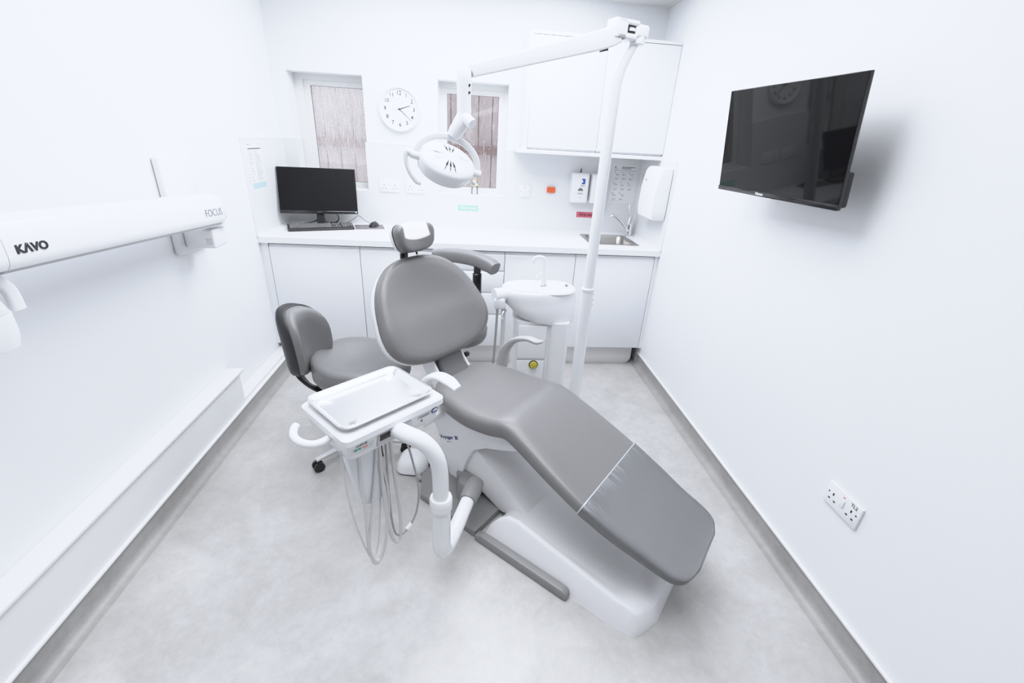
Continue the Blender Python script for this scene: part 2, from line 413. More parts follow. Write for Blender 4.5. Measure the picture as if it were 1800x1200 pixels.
g.box(PT, PT + .006, -.598, -PT, .9005, .908); g.box(W - PT - .006, W - PT, -.598, -PT, .9005, .908); g.box(PT, W - PT, -PT - .006, -PT, .9005, .908)
struct(g.build('trim_7', 'trim'))

# windows
def window(name, op, gx0, gx1, gz0, gz1, pane):
    x0, x1, z0, z1 = op
    ox0, ox1, oz0, oz1 = x0 - .03, max(x1, gx1) + .05, z0 - .03, z1 + .04
    g = G(); g.plate([ox0, ox1], [oz0, oz1], [(gx0 - .045, gx1 + .045, gz0 - .035, gz1 + .035)], .131, .185)
    o = struct(g.build(name, 'frame', smooth=False))
    g = G(); g.plate([gx0 - .046, gx1 + .046], [gz0 - .036, gz1 + .036], [(gx0, gx1, gz0, gz1)], .146, .178)
    g.build('sash', 'frame', o, smooth=False)
    g = G(); g.plate([gx0 - .003, gx1 + .003], [gz0 - .003, gz1 + .003], [(gx0 + .002, gx1 - .002, gz0 + .002, gz1 - .002)], .150, .158)
    g.build('gasket', 'seam', o, smooth=False)
    g = G(); g.box(gx0 - .004, gx1 + .004, .1595, .1635, gz0 - .004, gz1 + .004)
    g.build('pane', pane, o, smooth=False)
    g = G(); g.box(x0 + .001, x1 - .001, -.006, .1305, z0 + .0002, z0 + .012, .002)
    g.build('sill', 'trim', o)
    return o
window('window_1', W1, .203, .575, 1.186, 1.815, 'pane1')
window('window_2', W2, 1.157, 1.536, 1.186, 1.822, 'pane2')
# timber fence outside
t = thing('timber_fence', 'brown timber board fence standing outside behind both windows', 'fence', (.6, 1.0, .3))
g = G(); x = -.6
while x < 2.4:
    g.box(x, x + .118, .985 + random.uniform(-.004, .004), 1.01, .3, 3.2, .004); x += .125
g.build('boards', 'fence', t)
g = G(); g.box(-.6, 2.4, 1.015, 1.03, .3, 3.2); g.build('gap_darkener', 'gapdark', t)  # dark sheet added behind the boards so their gaps read dark
g = G(); g.box(-.6, 2.4, .93, .98, 1.405, 1.475, .004); g.build('rail', 'rail', t)
g = G(); x = .10
for px in (-.3, 1.95): g = G(); g.box(px, px + .09, .93, .984, .3, 1.404, .004); g.build('post', 'fence', t)

# ------------------------------------------------------------------ fitted cabinets
t = thing('worktop', 'long white laminate worktop under the windows holding the monitor and sink', 'worktop', (1.3, -.3, .862))
g = G(); SK = (2.205, 2.535, -.435, -.105)
mxy = Matrix(((1, 0, 0, 0), (0, 0, 1, 0), (0, 1, 0, 0), (0, 0, 0, 1)))
g.plate([.0005, W - .0005], [-.600, -.0005], [SK], .862, .900, mxy)
g.build('slab', 'worktop', t, smooth=False)
GRP_B = 'white base cabinets under the worktop'
def base_unit(x0, x1, label, drawers=None, fill=None, top=.845):
    t = thing('base_cabinet', label, 'cabinet', ((x0 + x1) / 2, -.3, .15), group=None)
    a, b = (min(x0, fill[0]), max(x1, fill[1])) if fill else (x0, x1)
    g = G(); g.box(x0 + .002, x1 - .002, -.558, -.02, .152, top); g.build('carcase', 'white', t, smooth=False)
    rows = drawers or [(.155, .838)]
    for z0, z1 in rows:
        g = G(); g.box(x0 + .0018, x1 - .0018, -.580, -.559, z0, z1 - .014, .0015)
        o = g.build('drawer' if drawers else 'door', 'white', t)
        g = G(); g.prism([(-.580, z1 - .0135), (-.562, z1 - .0135), (-.562, z1 + .012), (-.567, z1 + .012), (-.5735, z1 - .004)], x0 + .0018, x1 - .0018, fr((0, 0, 0), (0, 1, 0), (0, 0, 1)))
        g.build('handle', 'white', o)
    if fill:
        g = G(); g.box(fill[0], fill[1], -.578, -.02, .152, .860); g.build('filler_panel', 'white', t)
    return t
base_unit(.050, .621, 'white base cabinet with one door, at the left wall below the monitor', fill=(.0005, .0485))
base_unit(.621, 1.104, 'white base cabinet with one door, directly behind the headrest of the dental chair')
base_unit(1.104, 1.578, 'white cabinet of four drawers, right of the dental chair headrest', [(.155, .400), (.407, .562), (.569, .716), (.723, .838)])
base_unit(1.578, 2.066, 'white base cabinet with one door, behind the spittoon bowl')
base_unit(2.066, 2.626, 'white base cabinet with one door, at the right wall below the sink', fill=(2.6275, W - .0005), top=.755)
g = G(); cr = .05
poly = [(.092, .0005), (2.60 - cr, .0005)] + [(2.60 - cr + cr * math.sin(q), cr + .0005 - cr * math.cos(q)) for q in [R(k * 15) for k in range(1, 7)]] + [(2.60, .150), (.092, .150)]
g.prism(poly, .515, .530, fr((0, 0, 0), (1, 0, 0), (0, 0, 1)), .0015)
tag(g.build('plinth', 'plinth'), 'pale plinth board with a rounded corner under the white base cabinets', 'plinth')

def wall_unit(x0, x1, label, side):
    t = thing('wall_cabinet', label, 'cabinet', ((x0 + x1) / 2, -.16, 1.49))
    z0, z1 = 1.492, 2.138
    g = G(); g.box(x0 + .002, x1 - .002, -.306, -.001, z0 + .002, z1 - .002); g.build('carcase', 'white', t, smooth=False)
    g = G(); g.box(x0 + .0015, x1 - .0015, -.328, -.308, z0 + .014, z1 - .002, .0015); g.build('door', 'white', t)
    if side:
        g = G(); g.box(x0 - .0175, x0 - .0003, -.332, -.011, z0 + .001, z1 + .018, .0015); g.build('end_panel', 'trim', t)
        g = G(); g.box(x0, 2.6525, -.332, -.001, z1 + .001, z1 + .018, .0015); g.build('top_panel', 'trim', t)
    return t
wall_unit(1.708, 2.181, 'white wall cabinet with one door, the left of the pair above the sink', True)
wall_unit(2.181, 2.6515, 'white wall cabinet with one door, the right of the pair, touching the right wall', False)
g = G(); g.box(1.640, 2.6515, -.345, -.0105, 1.468, 1.4915, .002)
tag(g.build('pelmet', 'trim'), 'white pelmet board running below the pair of wall cabinets', 'shelf')

# ------------------------------------------------------------------ sink, tap
t = thing('sink', 'stainless steel inset sink in the right end of the white worktop', 'sink', (2.37, -.27, .9))
x0, x1, y0, y1 = SK
g = G()
def rr(x0, x1, y0, y1, r, z, n=5):
    out = []
    for cx, cy, a in ((x1 - r, y1 - r, 0), (x0 + r, y1 - r, 90), (x0 + r, y0 + r, 180), (x1 - r, y0 + r, 270)):
        for k in range(n + 1): out.append(V(cx + r * math.cos(R(a + 90 * k / n)), cy + r * math.sin(R(a + 90 * k / n)), z))
    return out
g.rings([rr(x0 - .018, x1 + .018, y0 - .018, y1 + .018, .02, .9004), rr(x0 - .016, x1 + .016, y0 - .016, y1 + .016, .02, .9035), rr(x0 + .012, x1 - .012, y0 + .012, y1 - .012, .04, .9030),
         rr(x0 + .018, x1 - .018, y0 + .018, y1 - .018, .045, .893), rr(x0 + .028, x1 - .028, y0 + .028, y1 - .028, .05, .79), rr(x0 + .06, x1 - .06, y0 + .06, y1 - .06, .05, .765)], False, True)
g.build('basin', 'steel', t)
g = G(); g.lathe([(.001, 0), (.032, 0), (.034, .003), (.001, .004)], Matrix.Translation((2.37, -.27, .7655))); g.build('drain', 'chrome', t)
t = thing('tap', 'chrome lever mixer tap standing behind the inset sink', 'tap', (2.588, -.078, .9))
g = G(); g.lathe([(.028, .0), (.028, .006), (.022, .012), (.021, .05), (.026, .075), (.027, .115), (.022, .135), (.012, .142), (.0005, .143)], Matrix.Translation((2.588, -.078, .9005)), 24); g.build('body', 'chrome', t)
g = G(); g.tube([(2.582, -.083, .935), (2.53, -.115, .985), (2.46, -.16, 1.04), (2.415, -.188, 1.068), (2.398, -.198, 1.068), (2.394, -.2, 1.055)], [.012, .011, .010, .010, .0125, .0125], 14, 5); g.build('spout', 'chrome', t)
g = G(); g.tube([(2.586, -.078, 1.04), (2.570, -.080, 1.075), (2.562, -.088, 1.10), (2.560, -.075, 1.135)], [.008, .006, .005, .0045], 10, 5); g.build('lever', 'chrome', t)

# ------------------------------------------------------------------ frames on the walls
FB = lambda x, z, y=-PT: fr((x, y, z), (1, 0, 0), (0, 0, 1))            # facing the camera
FL = lambda y, z, x=PT: fr((x, y, z), (0, 1, 0), (0, 0, 1))             # on the left wall
FR = lambda y, z, x=W: fr((x, y, z), (0, -1, 0), (0, 0, 1))             # on the right wall

# clock
t = thing('wall_clock', 'round white wall clock with black numerals between the two windows', 'clock', (.838, 0, 1.694))
mc = FB(.838, 1.694, -.0005); RC = .143
g = G(); g.lathe([(RC - .01, 0), (RC, .008), (RC + .001, .022), (RC - .004, .034), (RC - .011, .037), (RC - .017, .030), (RC - .019, .018)], mc, 64, False); g.build('rim', 'plastic', t)
g = G(); g.lathe([(RC - .004, 0), (RC - .004, .0175), (.0001, .0175)], mc, 48, True); g.build('face', 'dial', t)
for k in range(1, 13):
    g = G(); a = R(90 - 30 * k); g.text(str(k), .035, mc @ Matrix.Translation((.098 * math.cos(a), .098 * math.sin(a), .0185)), bold=.0005); g.build('numeral', 'numeral', t, smooth=False)
def hand(name, ang, r0, r1, w, z, m):
    g = G(); q = mc @ Matrix.Rotation(R(90 - ang), 4, 'Z')
    g.prism([(r0, -w), (r1, -w * .5), (r1, w * .5), (r0, w)], z, z + .0012, q); return g.build(name, m, t)
hand('hour_hand', 71, -.008, .078, .0030, .0195, 'ink'); hand('minute_hand', 131, -.010, .112, .0023, .0215, 'ink'); hand('second_hand', 259, -.004, .050, .0013, .0235, 'hand_red')
g = G(); g.lathe([(.0045, .0185), (.0045, .026), (.0001, .027)], mc, 16); g.build('hub', 'ink', t)
# sockets
def socket(label, frame, loc, tl=None, pinm='inkgrey'):
    t = thing('double_socket', label, 'socket', loc)
    g = G(); g.box(-.073, .073, -.043, .043, .0003, .0095, .003, m=frame); g.build('plate', 'plastic', t)
    for sx in (-.040, .040):
        g = G(); z0, z1 = .0097, .0102; w = .0038
        oy = -.006
        g.box(sx - .0028, sx + .0028, oy + .007, oy + .017, z0, z1, m=frame)
        g.box(sx - .016, sx - .008, oy - .014, oy - .0085, z0, z1, m=frame); g.box(sx + .008, sx + .016, oy - .014, oy - .0085, z0, z1, m=frame)
        if tl: g.lathe([(.003, z0), (.003, z1)], frame @ Matrix.Translation((sx * 1.5, oy + .012, 0)), 10)
        g.build('pin_slots', pinm, t, smooth=False)
    if tl:
        for sx in (-.009,):
            g = G(); g.box(-.007, .009, -.012, .020, .0097, .0125, .002, m=frame); g.build('switch', 'plastic', t)
            g = G(); g.box(-.004, .004, .026, .030, .0097, .0102, m=frame); g.build('indicator', 'redled', t)
        g = G(); g.text(tl, .017, frame @ Matrix.Translation((.043, .029, .0099))); g.build('lettering', 'ink', t, smooth=False)
    else:
        g = G(); g.box(-.008, -.001, .004, .022, .0097, .0115, .001, m=frame); g.box(.001, .008, .004, .022, .0097, .0115, .001, m=frame); g.build('switches', 'plastic', t)
    return t
s1 = socket('white double socket on the back wall, nearer the monitor of the two beside each other', FB(.7406, 1.1836), (.7406, -PT, 1.1836))
dup(s1, (.929, -PT, 1.1826), 'white double socket on the back wall, partly behind the lamp handle')
socket('white double socket with a red indicator, low on the right wall', FR(-2.471, .456), (W, -2.471, .456), 'TL2', 'ink')
t = thing('switch_plate', 'square white switch plate with a small red lamp, left of the orange box', 'switch', (1.747, -PT, 1.192))
m0 = FB(1.747, 1.192)
g = G(); g.box(-.043, .043, -.043, .043, .0003, .0095, .003, m=m0); g.build('plate', 'plastic', t)
g = G(); g.box(-.006, .006, .026, .030, .0097, .0102, m=m0); g.build('indicator', 'redled', t)
for x, y in ((-.03, -.002), (.03, -.002), (0, -.024)): g = G(); g.lathe([(.0028, .0097), (.0028, .0102)], m0 @ Matrix.Translation((x, y, 0)), 10); g.build('screw', 'inkgrey', t)
g = G(); g.box(-.012, .012, -.012, .012, .0097, .0118, .002, m=m0); g.build('rocker', 'plastic', t)
t = thing('alarm_box', 'small orange alarm box on the back wall left of the soap dispensers', 'alarm', (1.948, -PT, 1.212))
m0 = FB(1.948, 1.212)
g = G(); g.box(-.031, .031, -.0205, .0205, .0003, .028, .004, m=m0); g.build('case', 'orange', t)
g = G(); g.lathe([(.011, .0282), (.011, .033), (.009, .034), (.0001, .034)], m0 @ Matrix.Translation((-.010, 0, 0)), 20); g.build('button', 'orange', t)
# zone signs
t = thing('zone_sign', 'green strip sign reading Clean zone on the back wall under the window', 'sign', (1.32, -PT, 1.049))
g = G(); g.box(-.077, .077, -.020, .020, .0003, .002, m=FB(1.32, 1.049)); g.build('strip', 'green', t)
g = G(); g.text('Clean zone', .027, FB(1.32, 1.050) @ Matrix.Translation((0, 0, .0027)), bold=.0004); g.build('lettering', 'paper', t, smooth=False)
t = thing('zone_sign', 'red strip sign reading Dirty zone on the back wall under the soap dispensers', 'sign', (2.247, -PT, 1.038))
g = G(); g.box(-.080, .080, -.021, .021, .0003, .002, m=FB(2.247, 1.038)); g.build('strip', 'red', t)
g = G(); g.text('Dirty zone', .027, FB(2.247, 1.039) @ Matrix.Translation((0, 0, .0027)), bold=.0003); g.build('lettering', 'ink', t, smooth=False)
# soap dispensers
def dispenser(cx, label):
    t = thing('soap_dispenser', label, 'dispenser', (cx, -PT, 1.13))
    m0 = FB(cx, 1.24)
    w, h = .066, .108
    rings = []
    for z, k in ((.0003, 0), (.05, 0), (.072, .004), (.084, .014), (.088, .028)):
        rings.append([m0 @ V(p.x, p.y, z) for p in rr(-w + k * .7, w - k * .7, -h + k * .4, h - k * .5, .016, 0)])
    g = G(); g.rings(rings); g.build('case', 'plastic', t)
    zf = .0885
    g = G(); g.prism([(-.022 + .044 * i / 10, -.018 + .022 * math.sin(PI * i / 10) ** .7) for i in range(11)], zf, zf + .0006, m0); g.build('level_window', 'inkgrey', t)
    g = G(); g.prism([(.0, .068), (.030, .068), (.030, .030), (.0, .030), (.016, .049)], zf, zf + .0006, m0); g.build('logo', 'blue', t)
    g = G(); g.box(-.002, .030, .016, .020, zf, zf + .0005, m=m0); g.build('lettering', 'inknavy', t)
    g = G(); g.text('Antibacterial', .008, m0 @ Matrix.Translation((0, -.036, zf + .0002)), depth=.0003); g.text('hand wash', .006, m0 @ Matrix.Translation((0, -.063, zf + .0002)), depth=.0003) if False else None
    for zz, ww in ((-.034, .021), (-.042, .016), (-.066, .010)): g.box(-ww, ww, zz - .0012, zz + .0012, zf, zf + .0004, m=m0)
    g.build('small_print', 'inklight', t, smooth=False)
    g = G(); g.lathe([(.0035, .0), (.0035, .0015)], m0 @ Matrix.Translation((-.030, -.095, .0848)), 10); g.build('lock', 'ink', t)
    g = G(); g.box(-.003, .005, .110, .135, .035, .043, .001, m=m0); g.box(-.016, .004, .1085, .111, .035, .043, m=m0); g.build('key', 'black', t)
    return t
dispenser(2.158, 'white soap dispenser with blue logo, left of the pair on the back wall')
dispenser(2.305, 'white soap dispenser on the back wall, half hidden behind the lamp pole')
# hand washing poster
t = thing('poster', 'white hand-washing poster with eight small pictures, right of the lamp pole', 'poster', (2.508, -PT, 1.14))
m0 = FB(2.508, 1.279)
g = G(); g.box(-.098, .098, -.139, .139, .0003, .0011, m=m0); g.build('sheet', 'paper', t)
g = G(); g.box(-.03, .075, .118, .123, .0013, .0016, m=m0); g.box(-.03, .045, .108, .113, .0013, .0016, m=m0); g.box(-.088, .09, .095, .097, .0013, .0016, m=m0)
g.box(-.085, -.06, .106, .109, .0013, .0016, m=m0); g.lathe([(.006, .0013), (.006, .0016)], m0 @ Matrix.Translation((-.078, .119, 0)), 10)
g.build('heading', 'inkgrey', t, smooth=False)
g = G()
for i in range(8):
    r, c = divmod(i, 3); cx, cy = -.058 + c * .056, .066 - r * .075
    random.seed(i + 3)
    g.lathe([(.004, .0013), (.004, .0016)], m0 @ Matrix.Translation((cx - .019, cy + .017, 0)), 8)
    for k in range(2):
        pts = [m0 @ V(cx + random.uniform(-.018, .018), cy - .008 + .022 * random.random(), .0015) for q in range(4)]
        g.tube(pts, .0009, 5, 4)
    for k in range(3): g.box(cx - .017 + .004 * (k == 2), cx + .017 - .006 * k, cy - .026 - k * .005, cy - .024 - k * .005, .0013, .0016, m=m0)
g.build('pictures', 'inklight', t, smooth=False)
g = G(); g.box(-.088, -.02, -.128, -.1265, .0013, .0016, m=m0); g.build('small_print', 'inklight', t)
# notice on the left panel
t = thing('notice', 'narrow paper notice with small print pinned to the left panel beside the monitor', 'notice', (PT, -.455, 1.17))
m0 = FL(-.456, 1.308)
g = G(); g.box(-.104, .104, -.139, .139, .0003, .0011, m=m0); g.build('sheet', 'paper', t)
g = G(); g.box(-.088, .088, .097, .104, .0013, .0016, m=m0); g.build('heading', 'inkgrey', t)
g = G(); random.seed(3)
for k in range(26):
    y = .085 - k * .0068
    if random.random() < .85: g.box(-.085, -.085 + random.uniform(.01, .06), y, y + .0022, .0013, .0016, m=m0)
    g.box(-.01, -.01 + random.uniform(.03, .095), y, y + .0022, .0013, .0016, m=m0)
g.box(.03, .09, .124, .127, .0013, .0016, m=m0); g.box(-.09, -.05, .122, .127, .0013, .0016, m=m0)
g.build('small_print', 'inklight', t, smooth=False)
g = G(); g.box(-.095, .095, -.130, -.095, .0012, .0014, m=m0); g.build('blue_footer', 'paper_blue', t)
# towel dispenser
t = thing('towel_dispenser', 'white paper towel dispenser on the right wall beside the sink', 'dispenser', (W - PT, -.44, 1.1))
g = G(); rings = []
for z, d, y0_, y1_ in ((1.100, .085, -.575, -.325), (1.108, .100, -.582, -.318), (1.16, .108, -.585, -.315), (1.30, .104, -.585, -.315), (1.40, .088, -.585, -.315), (1.425, .075, -.580, -.320), (1.432, .06, -.570, -.33)):
    rings.append([V(W - PT - .0005 - p.x, p.y, z) for p in rr(0, d, y0_, y1_, .012, 0)])
g.rings(rings); g.build('case', 'plastic', t)
g = G(); g.lathe([(.0065, 0), (.0065, .002), (.0001, .0022)], fr((W - PT - .107, -.40, 1.345), (0, -1, 0), (.14, 0, 1)), 14); g.build('lock', 'inkgrey', t)
g = G(); g.box(W - PT - .05, W - PT - .0005, -.314, -.306, 1.36, 1.40, .002); g.build('side_tab', 'black', t)

# ------------------------------------------------------------------ desk things
# monitor
az, pt, ro = R(-79.7), R(15.2), 0.
nrm = V(math.cos(az) * math.cos(pt), math.sin(az) * math.cos(pt), math.sin(pt)); rgt = V(-math.sin(az), math.cos(az), 0); upv = nrm.cross(rgt)
mm = fr((.276, -.188, 1.146), rgt, upv)
t = thing('computer_monitor', 'black flat computer monitor on the left end of the worktop', 'monitor', (.276, -.17, .9))
w, h = .255, .1535
g = G(); g.box(-w, w, -h, h, -.022, -.0005, .003, m=mm); g.build('housing', 'black', t)
g = G(); g.box(-w + .004, w - .004, -h + .019, h - .004, -.0004, .0012, m=mm); g.build('screen', 'screen', t)
g = G(); g.box(-w, w, -h, -h + .0185, -.0004, .003, .001, m=mm); g.build('chin', 'tvblack', t)
g = G(); g.text('PHILIPS', .0085, mm @ Matrix.Translation((0, -h + .0095, .0034)), depth=.0003, sx=1.15); g.build('lettering', 'inkgrey', t, smooth=False)
g = G(); g.box(w - .017, w - .007, -h + .006, -h + .015, .0031, .0034, m=mm); g.build('sticker', 'paper_blue', t)
g = G(); g.prism([(-.028, -.17), (.028, -.17), (.022, .02), (-.022, .02)], -.040, -.0225, mm @ Matrix.Translation((0, -.07, 0)), .003); 
g.tube([mm @ V(0, -.20, -.032), (.27, -.135, .93), (.27, -.13, .906)], [.018, .017, .02], 12, 3); g.build('stand', 'black', t)
g = G(); g.lathe([(.0001, 0), (.085, 0), (.085, .004), (.03, .010), (.0001, .011)], Matrix.Translation((.277, -.105, .9006)), 36); g.build('foot', 'black', t)
# keyboard
KA = R(22); mk = Matrix.Translation((.125, -.420, .9)) @ Matrix.Rotation(KA, 4, 'Z')
t = thing('keyboard', 'black full-size keyboard lying in front of the monitor', 'keyboard', (.125, -.42, .9), KA)
g = G(); g.prism([(0, .001), (.150, .001), (.150, .026), (.145, .028), (.012, .017), (.0, .012)], 0, .428, mk @ fr((0, 0, 0), (0, 1, 0), (0, 0, 1)), .002); g.build('case', 'keyb', t)
kg = G(); kg.box(-.5, .5, -.5, .5, 0, .007, .0, taper=.86)
km = None
def key(x, y, wd, dp=.0155):
    global km
    zz = .0165 + (y - .010) * .0825
    if km is None:
        b = bmesh.new(); bmesh.ops.create_cube(b, size=1)
        for v in b.verts:
            k = .86 if v.co.z > 0 else 1; v.co = V(v.co.x * k, v.co.y * k, v.co.z + .5)
        km = bpy.data.meshes.new('key'); b.to_mesh(km); b.free(); km.materials.append(M['key'])
    o = bpy.data.objects.new('key', km); COL.objects.link(o); o.parent = t
    o.location = (x + wd / 2, y + dp / 2, zz); o.scale = (wd - .0022, dp - .0012, .006)
    o.rotation_euler = (R(4.7), 0, 0); WM[o.name] = WM[t.name]
U = .0182; rows = [(.104, [1] * 13 + [2]), (.086, [1.5] + [1] * 12 + [1.5]), (.068, [1.8] + [1] * 11 + [2.2]), (.050, [2.2] + [1] * 10 + [2.8]), (.032, [1.4, 1, 1.2, 6, 1.2, 1, 3.2])]
for y, ks in rows:
    x = .012
    for k in ks: key(x, y, k * U); x += k * U
for i in range(13): key(.012 + i * U * 1.15, .126, U)
for r_ in range(2):
    for c_ in range(3): key(.288 + c_ * U, .104 - r_ * .018, U)
key(.288 + U, .050, U)
for c_ in range(3): key(.288 + c_ * U, .032, U)
for r_ in range(4):
    for c_ in range(4): key(.350 + c_ * U, .104 - r_ * .018, U)
key(.350, .032, 2 * U)
kg.bm.free()
# mouse and mat
MA = R(16)
g = G(); mt = Matrix.Translation((.605, -.140, .9)) @ Matrix.Rotation(MA, 4, 'Z')
g.box(-.105, .095, -.085, .085, .0005, .003, .001, m=mt); tag(g.build('mouse_mat', 'matm'), 'thin dark mouse mat on the worktop right of the keyboard', 'mouse mat')
t = thing('computer_mouse', 'black computer mouse on the dark mouse mat', 'mouse', (.628, -.125, .903))
g = G(); rings = []
for a, k in ((0, .35), (.12, .72), (.3, .95), (.5, 1), (.7, .95), (.88, .75), (1, .4)):
    yy = -.052 + a * .104; hh = .034 * (1 - (2 * a - 1.15) ** 2 * .55)
    rings.append([Matrix.Translation((.628, -.125, .9035)) @ Matrix.Rotation(R(-8), 4, 'Z') @ V(.031 * k * math.cos(q), yy, max(0, math.sin(q)) ** .8 * hh) for q in [2 * PI * j / 20 for j in range(20)]])
g.rings(rings); g.build('shell', 'black', t)
g = G(); g.lathe([(.006, -.003), (.006, .003)], Matrix.Translation((.632, -.096, .934)) @ Matrix.Rotation(PI / 2, 4, 'Y'), 14); g.build('wheel', 'key', t)
# cables
g = G(); g.tube([(.645, -.07, .917), (.648, -.045, .906), (.60, -.030, .903), (.545, -.040, .93), (.505, -.055, .965), (.46, -.06, .935), (.40, -.055, .904), (.36, -.06, .903)], .0018, 6, 6)
tag(g.build('mouse_cable', 'black'), 'thin black mouse cable looping up beside the monitor foot', 'cable')
g = G(); g.tube([mm @ V(-.035, -.11, -.028), (.225, -.075, .955), (.20, -.07, .92), (.16, -.08, .906), (.13, -.11, .9045), (.115, -.15, .9045)], .0042, 8, 6)
tag(g.build('power_cable', 'black'), 'thick black cable hanging left of the monitor stand', 'cable')
g = G(); g.tube([mm @ V(.085, -.12, -.028), (.362, -.065, .955), (.352, -.055, .92), (.32, -.05, .907), (.26, -.012 - .02, .9055), (.20, -.035, .9055)], .0038, 8, 6)
tag(g.build('video_cable', 'black'), 'thick black cable hanging right of the monitor stand', 'cable')
# reed diffuser
t = thing('reed_diffuser', 'small glass reed diffuser with wooden sticks on the right window sill', 'diffuser', (1.368, .05, 1.147))
m0 = Matrix.Translation((1.368, .05, 1.1475))
g = G(); g.lathe([(.0001, .0), (.024, .0), (.026, .004), (.026, .042), (.020, .052), (.013, .055), (.012, .060)], m0, 24, False); g.build('bottle', 'glass', t)
g = G(); g.lathe([(.023, .060), (.027, .064), (.025, .074), (.016, .082), (.0001, .084)], m0, 24); g.build('stopper', 'capwood', t)
for dx, dy, L in ((.035, .01, .11), (.05, .0, .105), (-.012, .01, .115), (.006, -.01, .12), (-.02, 0, .10)):
    g = G(); g.tube([m0 @ V(dx * .1, dy * .1, .078), m0 @ V(dx, dy, .078 + L)], .0018, 6); g.build('reed', 'reed', t)
g = G(); g.tube([m0 @ V(-.012, -.026, .058), m0 @ V(0, -.03, .05), m0 @ V(.012, -.026, .058), m0 @ V(.0, -.029, .048), m0 @ V(-.006, -.028, .03)], .0012, 5, 4); g.build('twine', 'reed', t)

# ------------------------------------------------------------------ television
k = .904; az, pt = R(184.5), R(-6.9)
nrm = V(math.cos(az) * math.cos(pt), math.sin(az) * math.cos(pt), math.sin(pt)); rgt = V(-math.sin(az), math.cos(az), 0); upv = nrm.cross(rgt)
tvc = V(2.474, -1.821, 1.5835); mt = fr(tvc, rgt, upv)
t = thing('television', 'black flat television tilted down on the right wall, reflecting the clock', 'television', (W, -1.82, 1.58))
w, h = .332, .1955
g = G(); g.box(-w, w, -h, h, -.012, -.0005, .002, m=mt); g.build('panel', 'tvblack', t)
g = G(); g.box(-w + .003, w - .003, -h + .019, h - .003, -.0004, .0008, m=mt); g.build('screen', 'tvscreen', t)
g = G(); g.box(-w, w, -h, -h + .0185, -.0004, .003, .001, m=mt); g.build('chin', 'tvblack', t)
g = G(); g.text('Hisense', .014, mt @ Matrix.Translation((-.05, -h + .0095, .0034)), depth=.0003, bold=.0004); g.build('lettering', 'paper', t, smooth=False)
g = G(); g.box(-w + .05, w - .006, -h + .004, -h + .115, -.040, -.0125, .008, m=mt); g.build('rear_housing', 'black', t)
g = G(); g.box(-.02, .02, -h - .006, -h - .0005, -.02, -.004, .002, m=mt); g.build('sensor', 'chrome', t)
g = G(); g.box(-.08, .08, -.08, .08, -.060, -.053, .002, m=mt)
p = mt @ V(0, 0, -.06)
g.tube([p, (W - .02, -1.80, 1.58)], .018, 12); g.box(W - .02, W - .0005, -1.88, -1.72, 1.46, 1.70, .003); g.build('wall_bracket', 'black', t)

# ------------------------------------------------------------------ x-ray arm on the left wall
t = thing('xray_arm', 'long white x-ray arm reaching along the left wall from a wall plate', 'x-ray machine', (0, -1.28, .975))
g = G(); g.box(-.128, .128, -.211, .211, .0005, .032, .012, 3, m=FL(-1.287, 1.187, 0)); g.build('wall_plate', 'plastic', t)
g = G(); g.box(.033, .165, -1.375, -1.255, 1.005, 1.092, .010, 3); b = g.build('bracket', 'plastic', t)
g = G()
for k in range(4): g.box(.128, .158, -1.3755, -1.3752, 1.025 + k * .008, 1.0268 + k * .008)
g.build('small_print', 'inklight', b)
A0, A1 = V(.150, -1.325, 1.181), V(.182, -2.385, 1.247)
ax = (A1 - A0).normalized(); side = ax.cross(V(0, 0, 1)).normalized(); upa = side.cross(ax)
sec = [(-.045, -.062), (-.02, -.066), (.02, -.066), (.046, -.060), (.054, -.048), (.056, -.03), (.054, .01), (.044, .042), (.026, .060), (.0, .066), (-.026, .060), (-.044, .042), (-.054, .01), (-.056, -.03), (-.054, -.05)]
def armring(d, k=1.): return [A0 + ax * d - side * (x * k) + upa * (y * k) for x, y in sec]
L = (A1 - A0).length
g = G(); g.rings([armring(-.045, .80), armring(-.03, .93), armring(0, 1), armring(L, 1.02)]); g.build('arm', 'enamel', t)
g = G(); g.rings([armring(L + .002, 1.02), armring(L + .05, 1.02), armring(L + .085, .97), armring(L + .11, .8), armring(L + .118, .5)]); g.build('end_cap', 'enamel', t)
g = G(); g.ribbon([A0 + ax * .0 + upa * -.067, A0 + ax * L + upa * -.067], .070, .012); g.build('under_strip', 'grey_light', t)
g = G(); g.tube([A0 + V(0, .03, -.075), A0 + V(0, .03, -.06)], .045, 20); g.build('pivot', 'plastic', t)
# lettering sits on the camera-facing side of the arm
def armtext(s, d, size, zoff, sx=1.0, bold=0.):
    f = fr(A0 + ax * d - side * (.0555 if False else .0) + upa * zoff, -ax, upa)
    return f
facing = -1 if (-side).x < 0 else 1
sx_ = -side if (-side).x > 0 else side
def arm_on(d, x, y): return fr(A0 + ax * d + sx_ * x + upa * y, -ax, (upa * .99 + sx_ * -.10))
g = G(); g.text('K\u039bVO', .029, arm_on(L - .070, .0575, -.016), depth=.0006, sx=1.15, bold=.0012); g.build('lettering', 'ink', t, smooth=False)
g = G(); g.text('FOCUS', .044, arm_on(.085, .0578, -.010), depth=.0004, sx=1.05, bold=-.0006); g.build('model_lettering', 'inkgrey', t, smooth=False)
